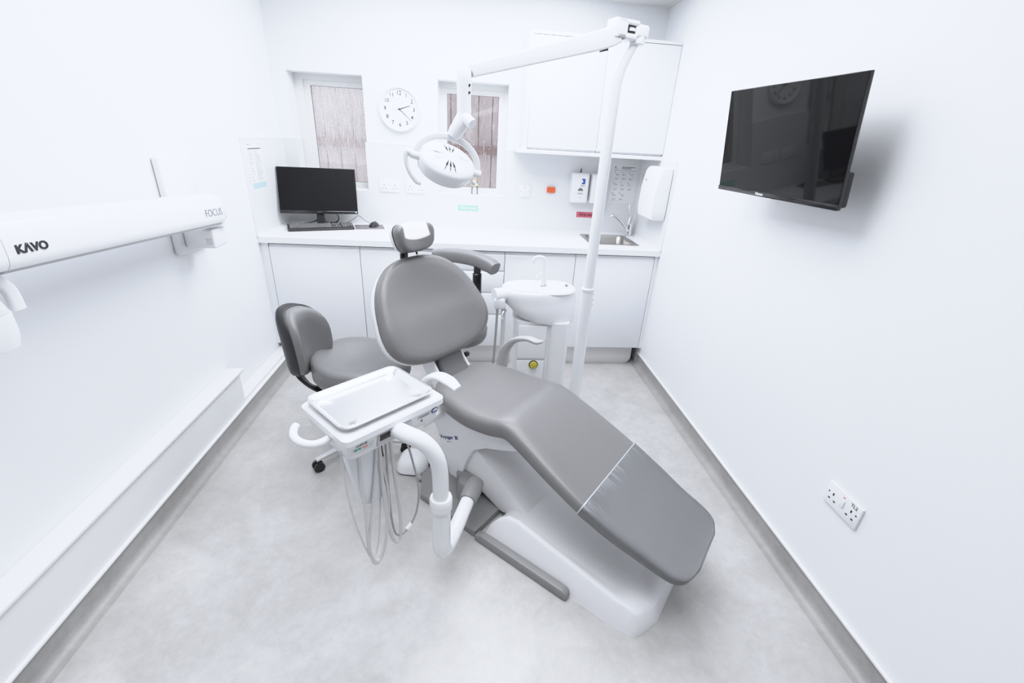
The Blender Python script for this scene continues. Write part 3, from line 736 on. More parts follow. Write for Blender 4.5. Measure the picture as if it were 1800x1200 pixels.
# x-ray head hanging at the near end
hx = V(.150, -2.42, 1.068)
g = G(); mh = fr(hx, (.25, .97, 0), (0, 0, 1))
rings = []
for z, kx, ky in ((-.075, .070, .060), (-.068, .088, .075), (-.03, .094, .080), (.02, .094, .080)):
    rings.append([mh @ V(p.x - .06, z, -p.y) for p in rr(-kx, kx, -ky, ky, .04, 0)])
g.rings(rings); g.build('head', 'enamel', t)
g = G(); rings = []
for z, kx, ky in ((.021, .092, .078), (.05, .086, .072), (.068, .07, .058), (.074, .05, .04)):
    rings.append([mh @ V(p.x - .06, z, -p.y) for p in rr(-kx, kx, -ky, ky, .038, 0)])
g.rings(rings); g.build('head_cover', 'grey_light', t)
g = G(); g.ribbon([mh @ V(.062, .01, .03), mh @ V(.055, .07, .03), mh @ V(.02, .115, .02), mh @ V(-.04, .14, .0), mh @ V(-.10, .145, -.01)], .030, .022, up=(-.97, .25, .3), sm=6, bev=.3); g.build('head_handle', 'enamel', t)

# ------------------------------------------------------------------ dental chair
CA = R(-41.1); CO = V(1.635, -1.974, 0)
MCH = Matrix.Translation(CO) @ Matrix.Rotation(CA, 4, 'Z')
chair = thing('dental_chair', 'grey upholstered reclining dental chair with white base in the room centre', 'dental chair', CO, CA)
def superring(w, zt, zb, y0=0., n=36, eu=.36, crown=.0):
    zc, hh = (zt + zb) / 2, (zt - zb) / 2; out = []
    for j in range(n):
        q = 2 * PI * j / n; c, s = math.cos(q), math.sin(q)
        y = w * math.copysign(abs(c) ** eu, c); z = zc + hh * math.copysign(abs(s) ** .62, s)
        if s > 0: z += crown * (1 - (y / w) ** 2)
        out.append((y + y0, z))
    return out
def cushion(st, crown=.006, grow=0., n=36, sub=5):
    """st: (s, z_top, half_width, thickness, y_offset)"""
    cols = list(zip(*st)); dense = []
    P1 = spl([(a, b, c) for a, b, c in zip(cols[0], cols[1], cols[2])], sub); P2 = spl([(a, d, e) for a, d, e in zip(cols[0], cols[3], cols[4])], sub)
    rings = []
    for i, (p, q) in enumerate(zip(P1, P2)):
        a = P1[max(i - 1, 0)]; b = P1[min(i + 1, len(P1) - 1)]
        tl = V(b.x - a.x, 0, b.y - a.y).normalized(); nn = V(-tl.z, 0, tl.x)
        if nn.z < .2: nn = V(0, 0, 1)
        ring = []
        for y, z in superring(p.z + grow, grow, -q.y - grow, q.z, n, crown=crown):
            ring.append(V(p.x, y, p.y) + nn * z)
        rings.append(ring)
    return rings
SEAT = [(-.478, .520, .05, .030, .0), (-.470, .530, .105, .05, .0), (-.445, .538, .155, .07, .0), (-.39, .542, .195, .088, .0), (-.30, .540, .222, .098, .0), (-.20, .541, .232, .102, -.004), (-.10, .550, .228, .104, -.004),
        (-.03, .560, .222, .102, 0), (.03, .552, .220, .098, 0), (.12, .518, .226, .092, -.003), (.25, .463, .236, .084, -.008), (.375, .410, .238, .078, -.012), (.50, .362, .226, .070, -.018), (.60, .327, .208, .062, -.024),
        (.67, .304, .199, .056, -.026), (.705, .293, .192, .050, -.028), (.730, .286, .178, .044, -.029), (.745, .282, .158, .034, -.03), (.754, .280, .128, .022, -.03), (.757, .279, .09, .012, -.03)]
g = G(); g.rings(cushion(SEAT, crown=-.006)); g.build('seat_cushion', 'uph', chair, local=True, angle=60)
# clear cover over the foot end
i0 = 11
cov = [(SEAT[i][0], SEAT[i][1], SEAT[i][2], SEAT[i][3], SEAT[i][4]) for i in range(i0, len(SEAT))]
cov[-1] = (.762, .279, .09, .012, -.03)
rg = cushion(cov, crown=-.006, grow=.004)
g = G(); g.rings(rg, False, True); cv = g.build('foot_cover', 'film', chair, local=True, angle=80); cv['label'] = 'clear plastic film over the foot end'
g = G(); ring = rg[0]; g.tube([p + V(-.002, 0, 0) for p in ring] + [ring[0] + V(-.002, 0, 0)], .0026, 6); g.build('hem', 'film_edge', cv, local=True)
# backrest
TH = R(59.1); BC = V(-.610, 0, .824); bdir = V(-math.cos(TH), 0, math.sin(TH)); bn = V(math.sin(TH), 0, math.cos(TH))   # up the back / out of the front
def backring(k, depth, hh=.246, wt=.245, wb=.366, pw=2.6, n=72):
    out = []
    for j in range(n):
        q = 2 * PI * j / n; c, s = math.cos(q), math.sin(q)
        x = math.copysign(abs(c) ** (2 / pw), c); y = math.copysign(abs(s) ** (2 / pw), s)
        w = wb + (wt - wb) * (y + 1) / 2
        X, Y = x * w * k, y * hh * k
        d = depth + .030 * (X / .36) ** 2 * (1 if depth > -.05 else .6)
        if depth > -.01: d += .016 * math.exp(-((Y + .065) / .075) ** 2) * max(0, 1 - (X / .36) ** 2)
        out.append(BC + V(0, X, 0) + bdir * Y + bn * d)
    return out
g = G(); g.rings([backring(.90, -.062), backring(.965, -.052), backring(.995, -.034), backring(1.0, -.018), backring(.985, .0), backring(.95, .012), backring(.88, .019), backring(.75, .019), backring(.55, .012), backring(.3, .006), backring(.08, .004)], True, True)
g.build('backrest', 'uph', chair, local=True, angle=60)
g = G(); g.rings([backring(.70, -.098), backring(.88, -.092), backring(.955, -.078), backring(.988, -.060), backring(.990, -.042), backring(.97, -.03)], True, False); g.build('backrest_shell', 'enamel', chair, local=True, angle=60)['label'] = 'white shell behind the backrest'
# hinge between seat and back
g = G(); g.ribbon([(-.40, .0, .47), (-.49, .0, .545), (-.53, 0, .62), (-.57, 0, .68)], .150, .055, up=(1, 0, .6), sm=5, bev=.2); g.build('hinge_cover', 'uph_dark', chair, local=True)
g = G()
for sy in (-.092, .092): g.ribbon([(-.42, sy, .44), (-.515, sy, .53), (-.57, sy, .61), (-.625, sy, .69)], .016, .085, up=(1, 0, .6), sm=5, bev=.25)
g.build('hinge_bracket', 'enamel', chair, local=True)
g = G(); g.lathe([(.013, 0), (.013, .02), (.009, .026)], fr((-.5, .105, .565), (1, 0, 0), (0, 0, 1)) @ Matrix.Rotation(PI, 4, 'X'), 16); g.build('hinge_knob', 'black', chair, local=True)
# headrest
HT = R(76); HC = V(-.716, .006, 1.122); hb = V(-math.cos(HT), 0, math.sin(HT)); hn = V(math.sin(HT), 0, math.cos(HT))
def hring(k, d, hw=.107, hh=.067, pw=3.0, n=48):
    out = []
    for j in range(n):
        q = 2 * PI * j / n; c, s = math.cos(q), math.sin(q)
        x = math.copysign(abs(c) ** (2 / pw), c); y = math.copysign(abs(s) ** (2 / pw), s)
        X, Y = x * hw * k * (1 + .10 * y), y * hh * k
        out.append(HC + V(0, X, 0) + hb * Y + hn * (d + .022 * (X / .11) ** 2))
    return out
g = G(); g.rings([hring(.8, -.058), hring(.93, -.052), hring(.99, -.036), hring(1, -.02), hring(.97, -.004), hring(.9, .006), hring(.75, .009), hring(.45, .006), hring(.1, .004)]); hd = g.build('headrest', 'uph', chair, local=True, angle=60)
g = G(); g.rings([hring(.6, -.085), hring(.85, -.078), hring(.99, -.06), hring(.995, -.045)], True, False); g.build('headrest_shell', 'enamel', hd, local=True)
g = G(); g.box(-.80, -.785, -.02, .02, .96, 1.10, .004); 
g.tube([(-.735, -.032, 1.035), (-.745, -.032, 1.052), (-.745, .03, 1.052), (-.735, .03, 1.035)], .005, 8); g.build('headrest_mount', 'black', chair, local=True)
# armrests
g = G(); g.ribbon([(-.405, .285, .43), (-.40, .285, .50), (-.385, .285, .57), (-.335, .286, .635), (-.26, .288, .668), (-.20, .288, .668), (-.165, .288, .682)], .045, .03, up=(-.8, 0, .6), sm=6, bev=.3, wl=[.045, .045, .045, .045, .045, .042, .03], hl=[.055, .055, .045, .028, .02, .018, .010])
g.build('armrest', 'armgrey', chair, local=True)
g = G(); g.ribbon([(-.405, -.285, .43), (-.40, -.285, .50), (-.385, -.285, .57), (-.345, -.288, .650), (-.285, -.292, .690), (-.22, -.296, .694), (-.172, -.300, .682)], .05, .03, up=(-.8, 0, .6), sm=6, bev=.3, wl=[.045, .045, .045, .048, .052, .05, .034], hl=[.05, .05, .045, .03, .022, .020, .012])
g.build('armrest', 'plastic', chair, local=True)
g = G(); g.box(-.44, -.37, -.30, .30, .405, .435, .006); g.build('armrest_bar', 'enamel', chair, local=True)
# support shell under the seat
FS = fr((0, 0, 0), (1, 0, 0), (0, 0, 1))     # profile (s, z), depth along -n
g = G(); g.prism([(-.47, .435), (.02, .445), (.035, .41), (-.05, .372), (-.13, .342), (-.20, .296), (-.245, .20), (-.275, .085), (-.345, .085), (-.385, .205), (-.43, .315), (-.475, .39)], -.17, .17, FS, .012)
sh = g.build('seat_support', 'enamel', chair, local=True)
g = G(); ft = fr((-.352, -.1708, .298), (.93, 0, .36), (-.36, 0, .93)); g.text('Voyager', .026, ft @ Matrix.Translation((-.008, 0, 0)), depth=.0004, bold=.0003); g.text('III', .025, ft @ Matrix.Translation((.056, 0, 0)), depth=.0004, bold=.0006); 
g.box(-.016, .016, -.023, -.021, 0, .0004, m=ft); g.build('lettering', 'inknavy', sh, local=True, smooth=False)
g = G(); g.prism([(-.355, .270), (-.235, .302), (-.19, .292), (.07, .118), (.115, .085), (.12, .05), (-.05, .025), (-.20, .09), (-.31, .17)], -.152, .152, FS, .014); g.build('lift_arm', 'base_white', chair, local=True)
# floor base: a long tray-topped casting
def base_sec(s, hw, zr, zi, inset=.022, lip=.030):
    # outer floor, ridge, inner slope, inner floor ; symmetric
    pts = [(-hw, .0005), (-hw + .004, .012), (-hw + inset - .006, zr - .012), (-hw + inset, zr - .002), (-hw + inset + .010, zr), (-hw + inset + .022, zr - .004), (-hw + inset + lip + .03, zi + .004), (-hw + inset + lip + .055, zi)]
    pts = pts + [(-y, z) for y, z in reversed(pts)]
    return [V(s, y, z) for y, z in pts]
secs = [base_sec(-.015, .298, .055, .045, .008, .02), base_sec(.0, .298, .095, .065, .014, .02), base_sec(.03, .297, .138, .085, .020, .024), base_sec(.07, .297, .168, .100, .025), base_sec(.12, .297, .175, .105, .027), base_sec(.20, .296, .160, .095, .026),
        base_sec(.35, .296, .134, .080, .025), base_sec(.48, .296, .112, .066, .024), base_sec(.53, .296, .103, .058, .024), base_sec(.565, .296, .097, .075, .026), base_sec(.590, .295, .094, .089, .030)]
g = G(); g.rings(secs, True, False)
# bowed front end
last = secs[-1]; n = len(last)
def endpt(p, k):
    bow = .062 * (1 - (p.y / .30) ** 2)
    return p
e1 = []; e2 = []
for p in last:
    bow = .070 * (1 - min(1, abs(p.y) / .298) ** 2)
    e1.append(V(.598 + bow * .85, p.y * .99, p.z * .985)); e2.append(V(.622 + bow, p.y * .985, min(p.z, .070) if p.z > .02 else p.z))
g2 = [last, e1, e2]
vs = [[g.bm.verts.new(p) for p in r_] for r_ in g2]
for i in range(2):
    for j in range(n - 1): g.bm.faces.new((vs[i][j], vs[i][j + 1], vs[i + 1][j + 1], vs[i + 1][j]))
low = [g.bm.verts.new(V(.640 + .070 * (1 - min(1, abs(p.y) / .298) ** 2), p.y * .985, .0005)) for p in e2]
for j in range(n - 1): g.bm.faces.new((vs[2][j], vs[2][j + 1], low[j + 1], low[j]))
bmesh.ops.remove_doubles(g.bm, verts=g.bm.verts[:], dist=1e-5)
g.build('floor_base', 'base_white', chair, local=True, angle=40)
# grey skid strips and rear plate
for sy in (-1, 1):
    g = G(); g.prism([(-.055, .001), (.375, .001), (.392, .010), (.385, .034), (.37, .044), (-.02, .044), (-.055, .03)], -.012, .022, fr((0, sy * .300, 0), (1, 0, 0), (0, 0, 1)) if sy < 0 else fr((0, .300 + .010, 0), (1, 0, 0), (0, 0, 1)), .006); g.build('side_strip', 'grey_base', chair, local=True)
g = G(); g.prism([(-.50, -.20), (-.455, -.245), (-.40, -.305), (-.06, -.312), (-.06, .312), (-.40, .305), (-.50, .20)], .001, .034, I4, .006); g.build('rear_plate', 'grey_base', chair, local=True)
g = G(); g.lathe([(.05, .035), (.05, .10), (.042, .13), (.02, .145), (.0001, .147)], Matrix.Translation((-.22, -.175, 0)), 24)
g.box(-.30, -.17, -.18, -.05, .035, .15, .02); g.build('pivot_housing', 'grey_base', chair, local=True)

# ------------------------------------------------------------------ delivery unit
UA = R(43.5); UC = V(1.045, -2.272, 0)
ux = V(math.cos(UA), math.sin(UA), 0); vx = V(math.sin(UA), -math.cos(UA), 0)
unit = thing('instrument_unit', 'white instrument delivery unit on a curved arm, carrying a steel tray', 'dental unit', UC)
MU = fr(UC, ux, -vx)                           # local x along unit, local y away from camera, z up
# z of MU: ux x (-vx) = up
g = G(); rings = []
for z, a, b in ((.655, .160, .112), (.663, .166, .118), (.722, .176, .131), (.724, .183, .139), (.743, .183, .139), (.749, .177, .133)):
    rings.append([MU @ V(p.x, p.y, z) for p in rr(-a, a, -b, b, .022, 0)])
g.rings(rings); hdp = g.build('control_head', 'plastic', unit)
# recess with a dark slot on the camera side
tilt = vx * .22 + V(0, 0, 1)
ff = fr(MU @ V(0, -.1245, .695), ux, tilt)
g = G(); g.box(-.075, .050, -.032, .018, -.004, .005, .006, m=ff); g.build('recess_panel', 'grey_light', unit)
g = G(); g.box(-.068, -.012, -.006, .017, .003, .0075, .002, m=ff); g.build('dark_slot', 'black', unit)
fl = fr(MU @ V(0, -.1258, .697), ux, tilt)
g = G(); g.box(-.155, -.085, -.018, .003, .000, .0012, m=fl); st = g.build('label', 'paper', unit)
g = G(); g.box(-.152, -.140, -.006, .002, .0013, .0016, m=fl); g.box(-.138, -.129, -.006, .002, .0013, .0016, m=fl); g.build('teal_mark', 'teal', st, smooth=False)
g = G(); g.box(-.125, -.107, -.003, .000, .0013, .0016, m=fl); g.build('red_mark', 'stred', st); g = G(); g.box(-.125, -.107, -.009, -.0035, .0013, .0016, m=fl); g.build('sand_mark', 'stsand', st)
g = G(); g.box(-.103, -.088, -.004, -.003, .0013, .0016, m=fl); g.box(-.103, -.088, -.008, -.007, .0013, .0016, m=fl); g.box(-.150, -.09, -.0145, -.0135, .0013, .0016, m=fl); g.build('small_print', 'inklight', st)
g = G(); g.text('13-07-22', .0105, fl @ Matrix.Translation((-.128, .0105, .0004)), depth=.0004, sx=1.0); g.build('date_lettering', 'ink', unit, smooth=False)
g = G(); g.box(.075, .125, -.001, .012, .000, .0012, m=fl); g.build('rating_plate', 'grey_light', unit)
g = G(); g.box(.080, .120, .006, .0085, .0013, .0016, m=fl); g.box(.088, .118, .002, .0035, .0013, .0016, m=fl); g.build('rating_print', 'inkgrey', unit)
g = G(); mb = fl @ Matrix.Translation((.143, .008, 0)); g.lathe([(.013, .0), (.013, .002), (.011, .0028), (.0001, .0028)], mb, 28); bd = g.build('badge', 'inknavy', unit)
g = G(); g.prism([(.0105 * math.cos(R(a)), .0105 * math.sin(R(a))) for a in range(0, 181, 15)], .003, .0034, mb); g.build('badge_top', 'paper', bd); g = G(); g.prism([(.0098 * math.cos(R(a)), .0098 * math.sin(R(a)) - .0025) for a in range(200, 341, 14)], .003, .0034, mb); g.build('badge_bottom', 'paper_blue', bd)
g = G(); q = fl @ Matrix.Translation((.092, -.013, 0)); g.prism([(-.002, -.006), (.0, -.001), (.003, -.006), (.004, -.005), (.002, .001), (.005, .003), (.0015, .003), (.0005, .006), (-.001, .003), (-.004, .001), (-.001, .000)], .0, .0008, q); g.build('figure_mark', 'ink', unit)
# left end handle: a hooked tube
g = G(); g.tube([MU @ V(-.155, -.028, .708), MU @ V(-.195, -.040, .708), MU @ V(-.228, -.036, .711), MU @ V(-.250, -.012, .716), MU @ V(-.255, .020, .722), MU @ V(-.243, .046, .728), MU @ V(-.230, .056, .731)], .0115, 14, 7); g.build('hook_handle', 'plastic', unit)
# arm
arm = [V(1.118, -2.362, .700), V(1.166, -2.400, .704), V(1.212, -2.412, .686), V(1.247, -2.410, .636), V(1.262, -2.404, .565), V(1.264, -2.402, .44)]
g = G(); g.tube(arm, .0265, 20, 8); g.build('support_arm', 'enamel', unit)
g = G(); g.lathe([(.028, .405), (.037, .407), (.038, .43), (.038, .448), (.035, .455), (.027, .456)], Matrix.Translation((1.264, -2.402, 0)), 28); g.build('collar', 'plastic', unit)
g = G(); g.tube([(1.264, -2.402, .42), (1.264, -2.402, .30), (1.265, -2.402, .225), (1.275, -2.376, .19), (1.300, -2.315, .185), (1.335, -2.215, .195), (1.362, -2.135, .203)], [.032, .032, .032, .031, .029, .028, .028], 20, 8); g.build('lower_arm', 'enamel', unit)
g = G(); g.tube([(1.352, -2.165, .199), (1.372, -2.11, .206), (1.388, -2.065, .206)], [.036, .038, .034], 20); g.build('arm_socket', 'grey_base', unit)
# instrument holder hanging below
g = G(); rings = []
for z, a, b in ((.672, .060, .026), (.56, .056, .024), (.46, .050, .022), (.415, .044, .020), (.40, .030, .016)):
    rings.append([MU @ V(p.x - .093 + (.672 - z) * .12, p.y - .045, z) for p in rr(-a, a, -b, b, .014, 0)])
g.rings(rings); g.build('instrument_pouch', 'pouch', unit)
g = G(); g.tube([MU @ V(-.022, -.05, .668), MU @ V(-.018, -.055, .56)], .0022, 6); g.build('wire', 'black', unit)
# hoses
def hose(pts, r, m): g = G(); g.tube(pts, r, 9, 8); return g.build('hose', m, unit)
hose([(.975, -2.44, .675), (.977, -2.438, .52), (.985, -2.43, .40), (1.0, -2.415, .27), (1.012, -2.40, .19), (1.022, -2.385, .16), (1.035, -2.36, .20), (1.045, -2.34, .32), (1.055, -2.32, .50), (1.06, -2.31, .67)], .0035, 'hose')
hose([(1.015, -2.40, .672), (1.012, -2.402, .52), (1.016, -2.402, .40), (1.014, -2.404, .26), (1.020, -2.398, .175), (1.034, -2.384, .140), (1.052, -2.368, .165), (1.068, -2.352, .26), (1.072, -2.348, .40), (1.062, -2.352, .54), (1.058, -2.350, .672)], .0062, 'hose')
hose([(1.062, -2.355, .672), (1.050, -2.37, .52), (1.030, -2.388, .36), (1.016, -2.402, .24), (1.022, -2.396, .155), (1.036, -2.384, .135), (1.058, -2.362, .19), (1.075, -2.346, .31), (1.08, -2.342, .45), (1.062, -2.35, .60), (1.05, -2.36, .672)], .0058, 'hose')
hose([(1.095, -2.325, .672), (1.100, -2.323, .52), (1.108, -2.316, .36), (1.110, -2.314, .24), (1.104, -2.322, .175), (1.090, -2.334, .18), (1.078, -2.345, .24), (1.068, -2.352, .40), (1.066, -2.352, .56), (1.066, -2.352, .672)], .0066, 'hose')
hose([(1.085, -2.340, .672), (1.083, -2.342, .45), (1.085, -2.340, .30), (1.093, -2.330, .215), (1.112, -2.312, .190), (1.138, -2.288, .205), (1.163, -2.264, .26), (1.172, -2.256, .36), (1.158, -2.27, .49), (1.142, -2.285, .60), (1.135, -2.29, .672)], .0038, 'hose_grey')
g = G(); g.tube([(1.128, -2.297, .197), (1.144, -2.282, .209)], .0085, 10); g.build('hose_clip', 'plastic', unit)
# the tray
t = thing('instrument_tray', 'empty stainless steel tray lying on the white delivery unit', 'tray', UC + V(0, 0, .7495))
MT = MU @ Matrix.Translation((-.004, .006, .7502))
def tr(a, b, r, z): return [MT @ V(p.x, p.y, z) for p in rr(-a, a, -b, b, r, 0, 7)]
g = G(); g.rings([tr(.142, .098, .022, .0), tr(.146, .102, .024, .0035), tr(.158, .114, .030, .018), tr(.164, .120, .034, .0195), tr(.167, .123, .035, .018), tr(.1665, .1225, .035, .0155)][::-1], False, False)
b_ = g.bm; 
g.rings([tr(.142, .098, .022, .0), tr(.10, .06, .015, -.0)], False, True)
bmesh.ops.remove_doubles(g.bm, verts=g.bm.verts[:], dist=1e-6)
tp = g.build('pan', 'tray', t)
g = G(); rim = tr(.1655, .1215, .035, .0185); g.tube(rim + [rim[0]], .0026, 8); g.build('rolled_rim', 'traysteel', t)

# ------------------------------------------------------------------ spittoon
sp = thing('spittoon_unit', 'white spittoon unit with oval bowl and spout right of the chair', 'spittoon', (1.73, -1.2, 0))
def oval(cx, cy, a, b, z, n=48, rx=0.):
    out = []
    for j in range(n):
        q = 2 * PI * j / n; c, s = math.cos(q), math.sin(q)
        k = 1 - .10 * c
        out.append(V(cx + a * math.copysign(abs(c) ** .85, c), cy + b * k * math.copysign(abs(s) ** .85, s), z))
    return out
def tilt_(ring): return [V(p.x, p.y, p.z - .16 * (p.x - 1.76)) for p in ring]
g = G(); g.rings([tilt_(oval(1.765, -1.225, .130, .10, .640)), tilt_(oval(1.760, -1.225, .160, .125, .647)), tilt_(oval(1.748, -1.222, .186, .138, .68)), oval(1.735, -1.218, .200, .140, .735), oval(1.727, -1.215, .205, .138, .775), oval(1.726, -1.215, .206, .139, .80), oval(1.727, -1.215, .200, .133, .812), oval(1.727, -1.215, .190, .122, .812)])
g.build('bowl', 'plastic', sp, angle=50)
g = G(); g.rings([oval(1.675, -1.205, .128, .096, .8125), oval(1.675, -1.205, .120, .088, .800), oval(1.675, -1.205, .09, .065, .775), oval(1.675, -1.205, .05, .035, .765)], False, True)
g.rings([oval(1.675, -1.205, .128, .096, .8125), oval(1.675, -1.205, .132, .100, .814)], False, False)
g.build('basin', 'plastic', sp, angle=50)
g = G(); g.rings([oval(1.805, -1.225, .118, .122, .813), oval(1.805, -1.225, .112, .116, .824), oval(1.81, -1.225, .095, .098, .829)], False, True); g.build('bowl_cover', 'plastic', sp, angle=50)
g = G(); g.tube([(1.738, -1.245, .825), (1.738, -1.245, .90), (1.738, -1.242, .965), (1.728, -1.240, .985), (1.700, -1.238, .985), (1.682, -1.236, .972), (1.680, -1.235, .945)], .0085, 12, 6); g.build('spout', 'plastic', sp)
g = G(); g.tube([(1.752, -1.235, .825), (1.752, -1.235, .865), (1.742, -1.236, .89), (1.722, -1.24, .892), (1.702, -1.245, .872)], .0065, 12, 6); g.build('cup_filler', 'plastic', sp)
for cx, cy in ((1.738, -1.245), (1.755, -1.236)):
    g = G(); g.lathe([(.0095, .0), (.0135, .0), (.0125, .004), (.0095, .005)], Matrix.Translation((cx, cy, .829)), 20); g.build('chrome_ring', 'chrome', sp)
g = G(); g.lathe([(.011, 0), (.011, .008), (.013, .012), (.010, .020), (.0001, .021)], Matrix.Translation((1.867, -1.262, .826)), 20); g.build('knob', 'chrome', sp)
# column: rounded tower with a recessed front panel
g = G(); g.rings([[V(p.x, p.y, z) for p in rr(1.590, 1.890, -1.335, -1.12, .045, 0)] for z in (.0005, .30, .55, .655)]); g.build('column', 'plastic', sp)
g = G(); g.rings([[V(p.x, p.y, z) for p in rr(1.785, 1.893, -1.365, -1.28, .04, 0)] for z in (.0005, .40, .655)]); g.build('front_duct', 'plastic', sp)
g = G(); g.box(-.080, .080, -.100, .100, 0, .008, .006, 3, m=fr((1.69, -1.3355, .535), (1, 0, 0), (0, 0, 1))); g.build('upper_panel', 'plastic', sp)
g = G(); g.box(-.080, .080, -.200, .200, 0, .008, .006, 3, m=fr((1.69, -1.3355, .225), (1, 0, 0), (0, 0, 1))); g.build('lower_panel', 'base_white', sp)
my = fr((1.706, -1.354, .436), (1, 0, 0), (0, 0, 1)); my = fr((1.708, -1.344, .400), (1, 0, 0), (0, 0, 1))
g = G(); g.lathe([(.026, .0), (.026, .002), (.022, .003)], my, 24); g.build('knob_recess', 'ink', sp)
g = G(); g.lathe([(.021, .003), (.021, .010), (.018, .013), (.0001, .013)], my, 24); g.box(-.004, .004, -.017, .017, .013, .018, .001, m=my @ Matrix.Rotation(R(-45), 4, 'Z')); g.build('valve_knob', 'yellow', sp)
# suction holder on its left
g = G(); g.tube([(1.535, -1.27, .785), (1.475, -1.295, .785)], .037, 20); g.box(1.475, 1.535, -1.325, -1.25, .715, .775, .012, 3); g.build('hose_holder', 'plastic', sp)
g = G(); g.tube([(1.495, -1.31, .72), (1.492, -1.312, .60), (1.488, -1.312, .48), (1.482, -1.305, .34), (1.50, -1.28, .26), (1.545, -1.25, .25), (1.573, -1.24, .26)], .0068, 10, 6); g.build('suction_hose', 'hose_grey', sp)
g = G(); g.tube([(1.528, -1.295, .72), (1.53, -1.297, .60), (1.528, -1.297, .42), (1.54, -1.28, .28), (1.574, -1.25, .26)], .012, 10, 6); g.build('suction_hose', 'hose', sp)
g = G(); g.box(1.527, 1.545, -1.318, -1.30, .70, .712, .002); g.tube([(1.53, -1.31, .705), (1.52, -1.325, .685), (1.523, -1.33, .665)], .005, 8, 4); g.build('lever', 'chrome', sp)

# ------------------------------------------------------------------ operating light
PX, PY = 1.935, -1.45
t = thing('operating_light', 'white dental operating light on a tall pole with a jointed arm', 'dental light', (PX, PY, 0))
g = G(); g.lathe([(.07, .0005), (.07, .02), (.045, .035), (.034, .05)], Matrix.Translation((PX, PY, 0)), 28); g.build('pole_base', 'enamel', t)
g = G(); g.tube([(PX, PY, .04), (PX, PY, .885)], .0305, 24); g.build('lower_pole', 'enamel', t)
g = G(); g.lathe([(.031, .872), (.0322, .875), (.0322, .888), (.027, .893)], Matrix.Translation((PX, PY, 0)), 28); 
g.build('pole_collar', 'enamel', t)
for k in range(3): g = G(); g.lathe([(.003, 0), (.003, .002), (.0001, .0022)], fr((PX + .0290, PY - .012, .86 - k * .028), (.3, 1, 0), (0, 0, 1)), 8); g.build('pole_screw', 'inkgrey', t)
g = G(); g.tube([(PX, PY, .89), (PX + .002, PY, 1.3), (PX + .004, PY, 1.70), (PX + .008, PY, 1.79), (PX + .025, PY, 1.85), (PX + .052, PY, 1.905), (PX + .066, PY, 1.93)], [.026, .0255, .025, .024, .021, .018, .018], 24, 8); g.build('upper_pole', 'enamel', t)
AP = V(2.000, -1.452, 1.957); AE = V(1.322, -1.70, 1.752)
ad = (AE - AP).normalized(); asd = ad.cross(V(0, 0, 1)).normalized(); aup = asd.cross(ad)
hz = V(ad.x, ad.y, 0).normalized(); hs = hz.cross(V(0, 0, 1))
mj = fr(AP, hz, V(0, 0, 1))   # x toward arm, y up
g = G(); g.lathe([(.026, -.072), (.030, -.068), (.030, -.035), (.028, -.032)], Matrix.Translation((AP.x + .004, AP.y, AP.z + .03)), 24); g.build('pivot_seat', 'enamel', t)
g = G(); g.box(-.038, .028, -.022, .026, -.032, .032, .012, 3, m=mj); g.build('pivot_block', 'enamel', t)
g = G(); g.lathe([(.0085, 0), (.0085, .003), (.0001, .0035)], mj @ Matrix.Translation((-.022, .004, .034)), 12); g.build('screw', 'inkgrey', t)
g = G(); g.box(.030, .070, -.016, .022, -.026, .026, .003, m=mj); g.build('knuckle_core', 'black', t)
g = G(); g.box(.012, .120, .016, .034, -.032, .032, .008, 3, m=mj); g.box(.020, .120, -.032, -.010, -.032, .032, .008, 3, m=mj); g.box(.068, .130, -.032, .034, -.032, .032, .008, 3, m=mj); g.build('knuckle', 'enamel', t)
g = G(); g.lathe([(.03, 0), (.03, .010), (.026, .012), (.0001, .012)], mj @ Matrix.Translation((.045, -.006, -.0345)) @ Matrix.Rotation(-PI / 2, 4, 'X') if False else Matrix.Translation((AP.x + hz.x * .045, AP.y + hz.y * .045, AP.z - .002)), 24); g.build('knuckle_ring', 'enamel', t)
LA = (AE - AP).length
g = G(); g.ribbon([AP + ad * .105 + V(0, 0, .015), AP + ad * .20 + V(0, 0, .004), AP + ad * (LA - .02)], .05, .07, sm=4, bev=.13, wl=[.054, .052, .038], hl=[.070, .068, .044]); a_ = g.build('spring_arm', 'enamel', t)
g = G()
fa = fr(AP + ad * .17 + V(0, 0, .0), ad, aup)
g.lathe([(.006, 0), (.006, .0045), (.0001, .005)], fr(AP + ad * .175 - asd * -.0 + aup * -.012, ad, aup) @ Matrix.Translation((0, 0, .0262)), 12)
g.build('arm_screw', 'inkgrey', t)
g = G(); g.box(-.012, .012, -.004, .003, -.014, .014, .001, m=fr(AP + ad * .165 + aup * -.031, ad, aup)); g.build('arm_notch', 'black', t)
# drop stem
ST = V(1.316, -1.70, 1.745)
g = G(); g.lathe([(.020, .018), (.026, .010), (.027, -.02), (.025, -.05)], Matrix.Translation(ST), 24); g.tube([ST + V(0, 0, -.04), ST + V(0, 0, -.09), ST + V(.0, 0, -.130), ST + V(-.010, 0, -.158), ST + V(-.028, .004, -.185), ST + V(-.042, .006, -.205)], [.025, .025, .026, .029, .027, .022], 20, 6); g.build('drop_stem', 'enamel', t)
g = G(); g.tube([ST + V(.005, -.01, -.140), ST + V(.032, -.035, -.160)], [.022, .018], 20); g.build('stem_knob', 'enamel', t)
for dz in (-.035, -.058): g = G(); g.lathe([(.0045, 0), (.0045, .002), (.0001, .0024)], fr(ST + V(.019, -.018, dz), (.7, .7, 0), (0, 0, 1)), 10); g.build('stem_screw', 'ink', t)
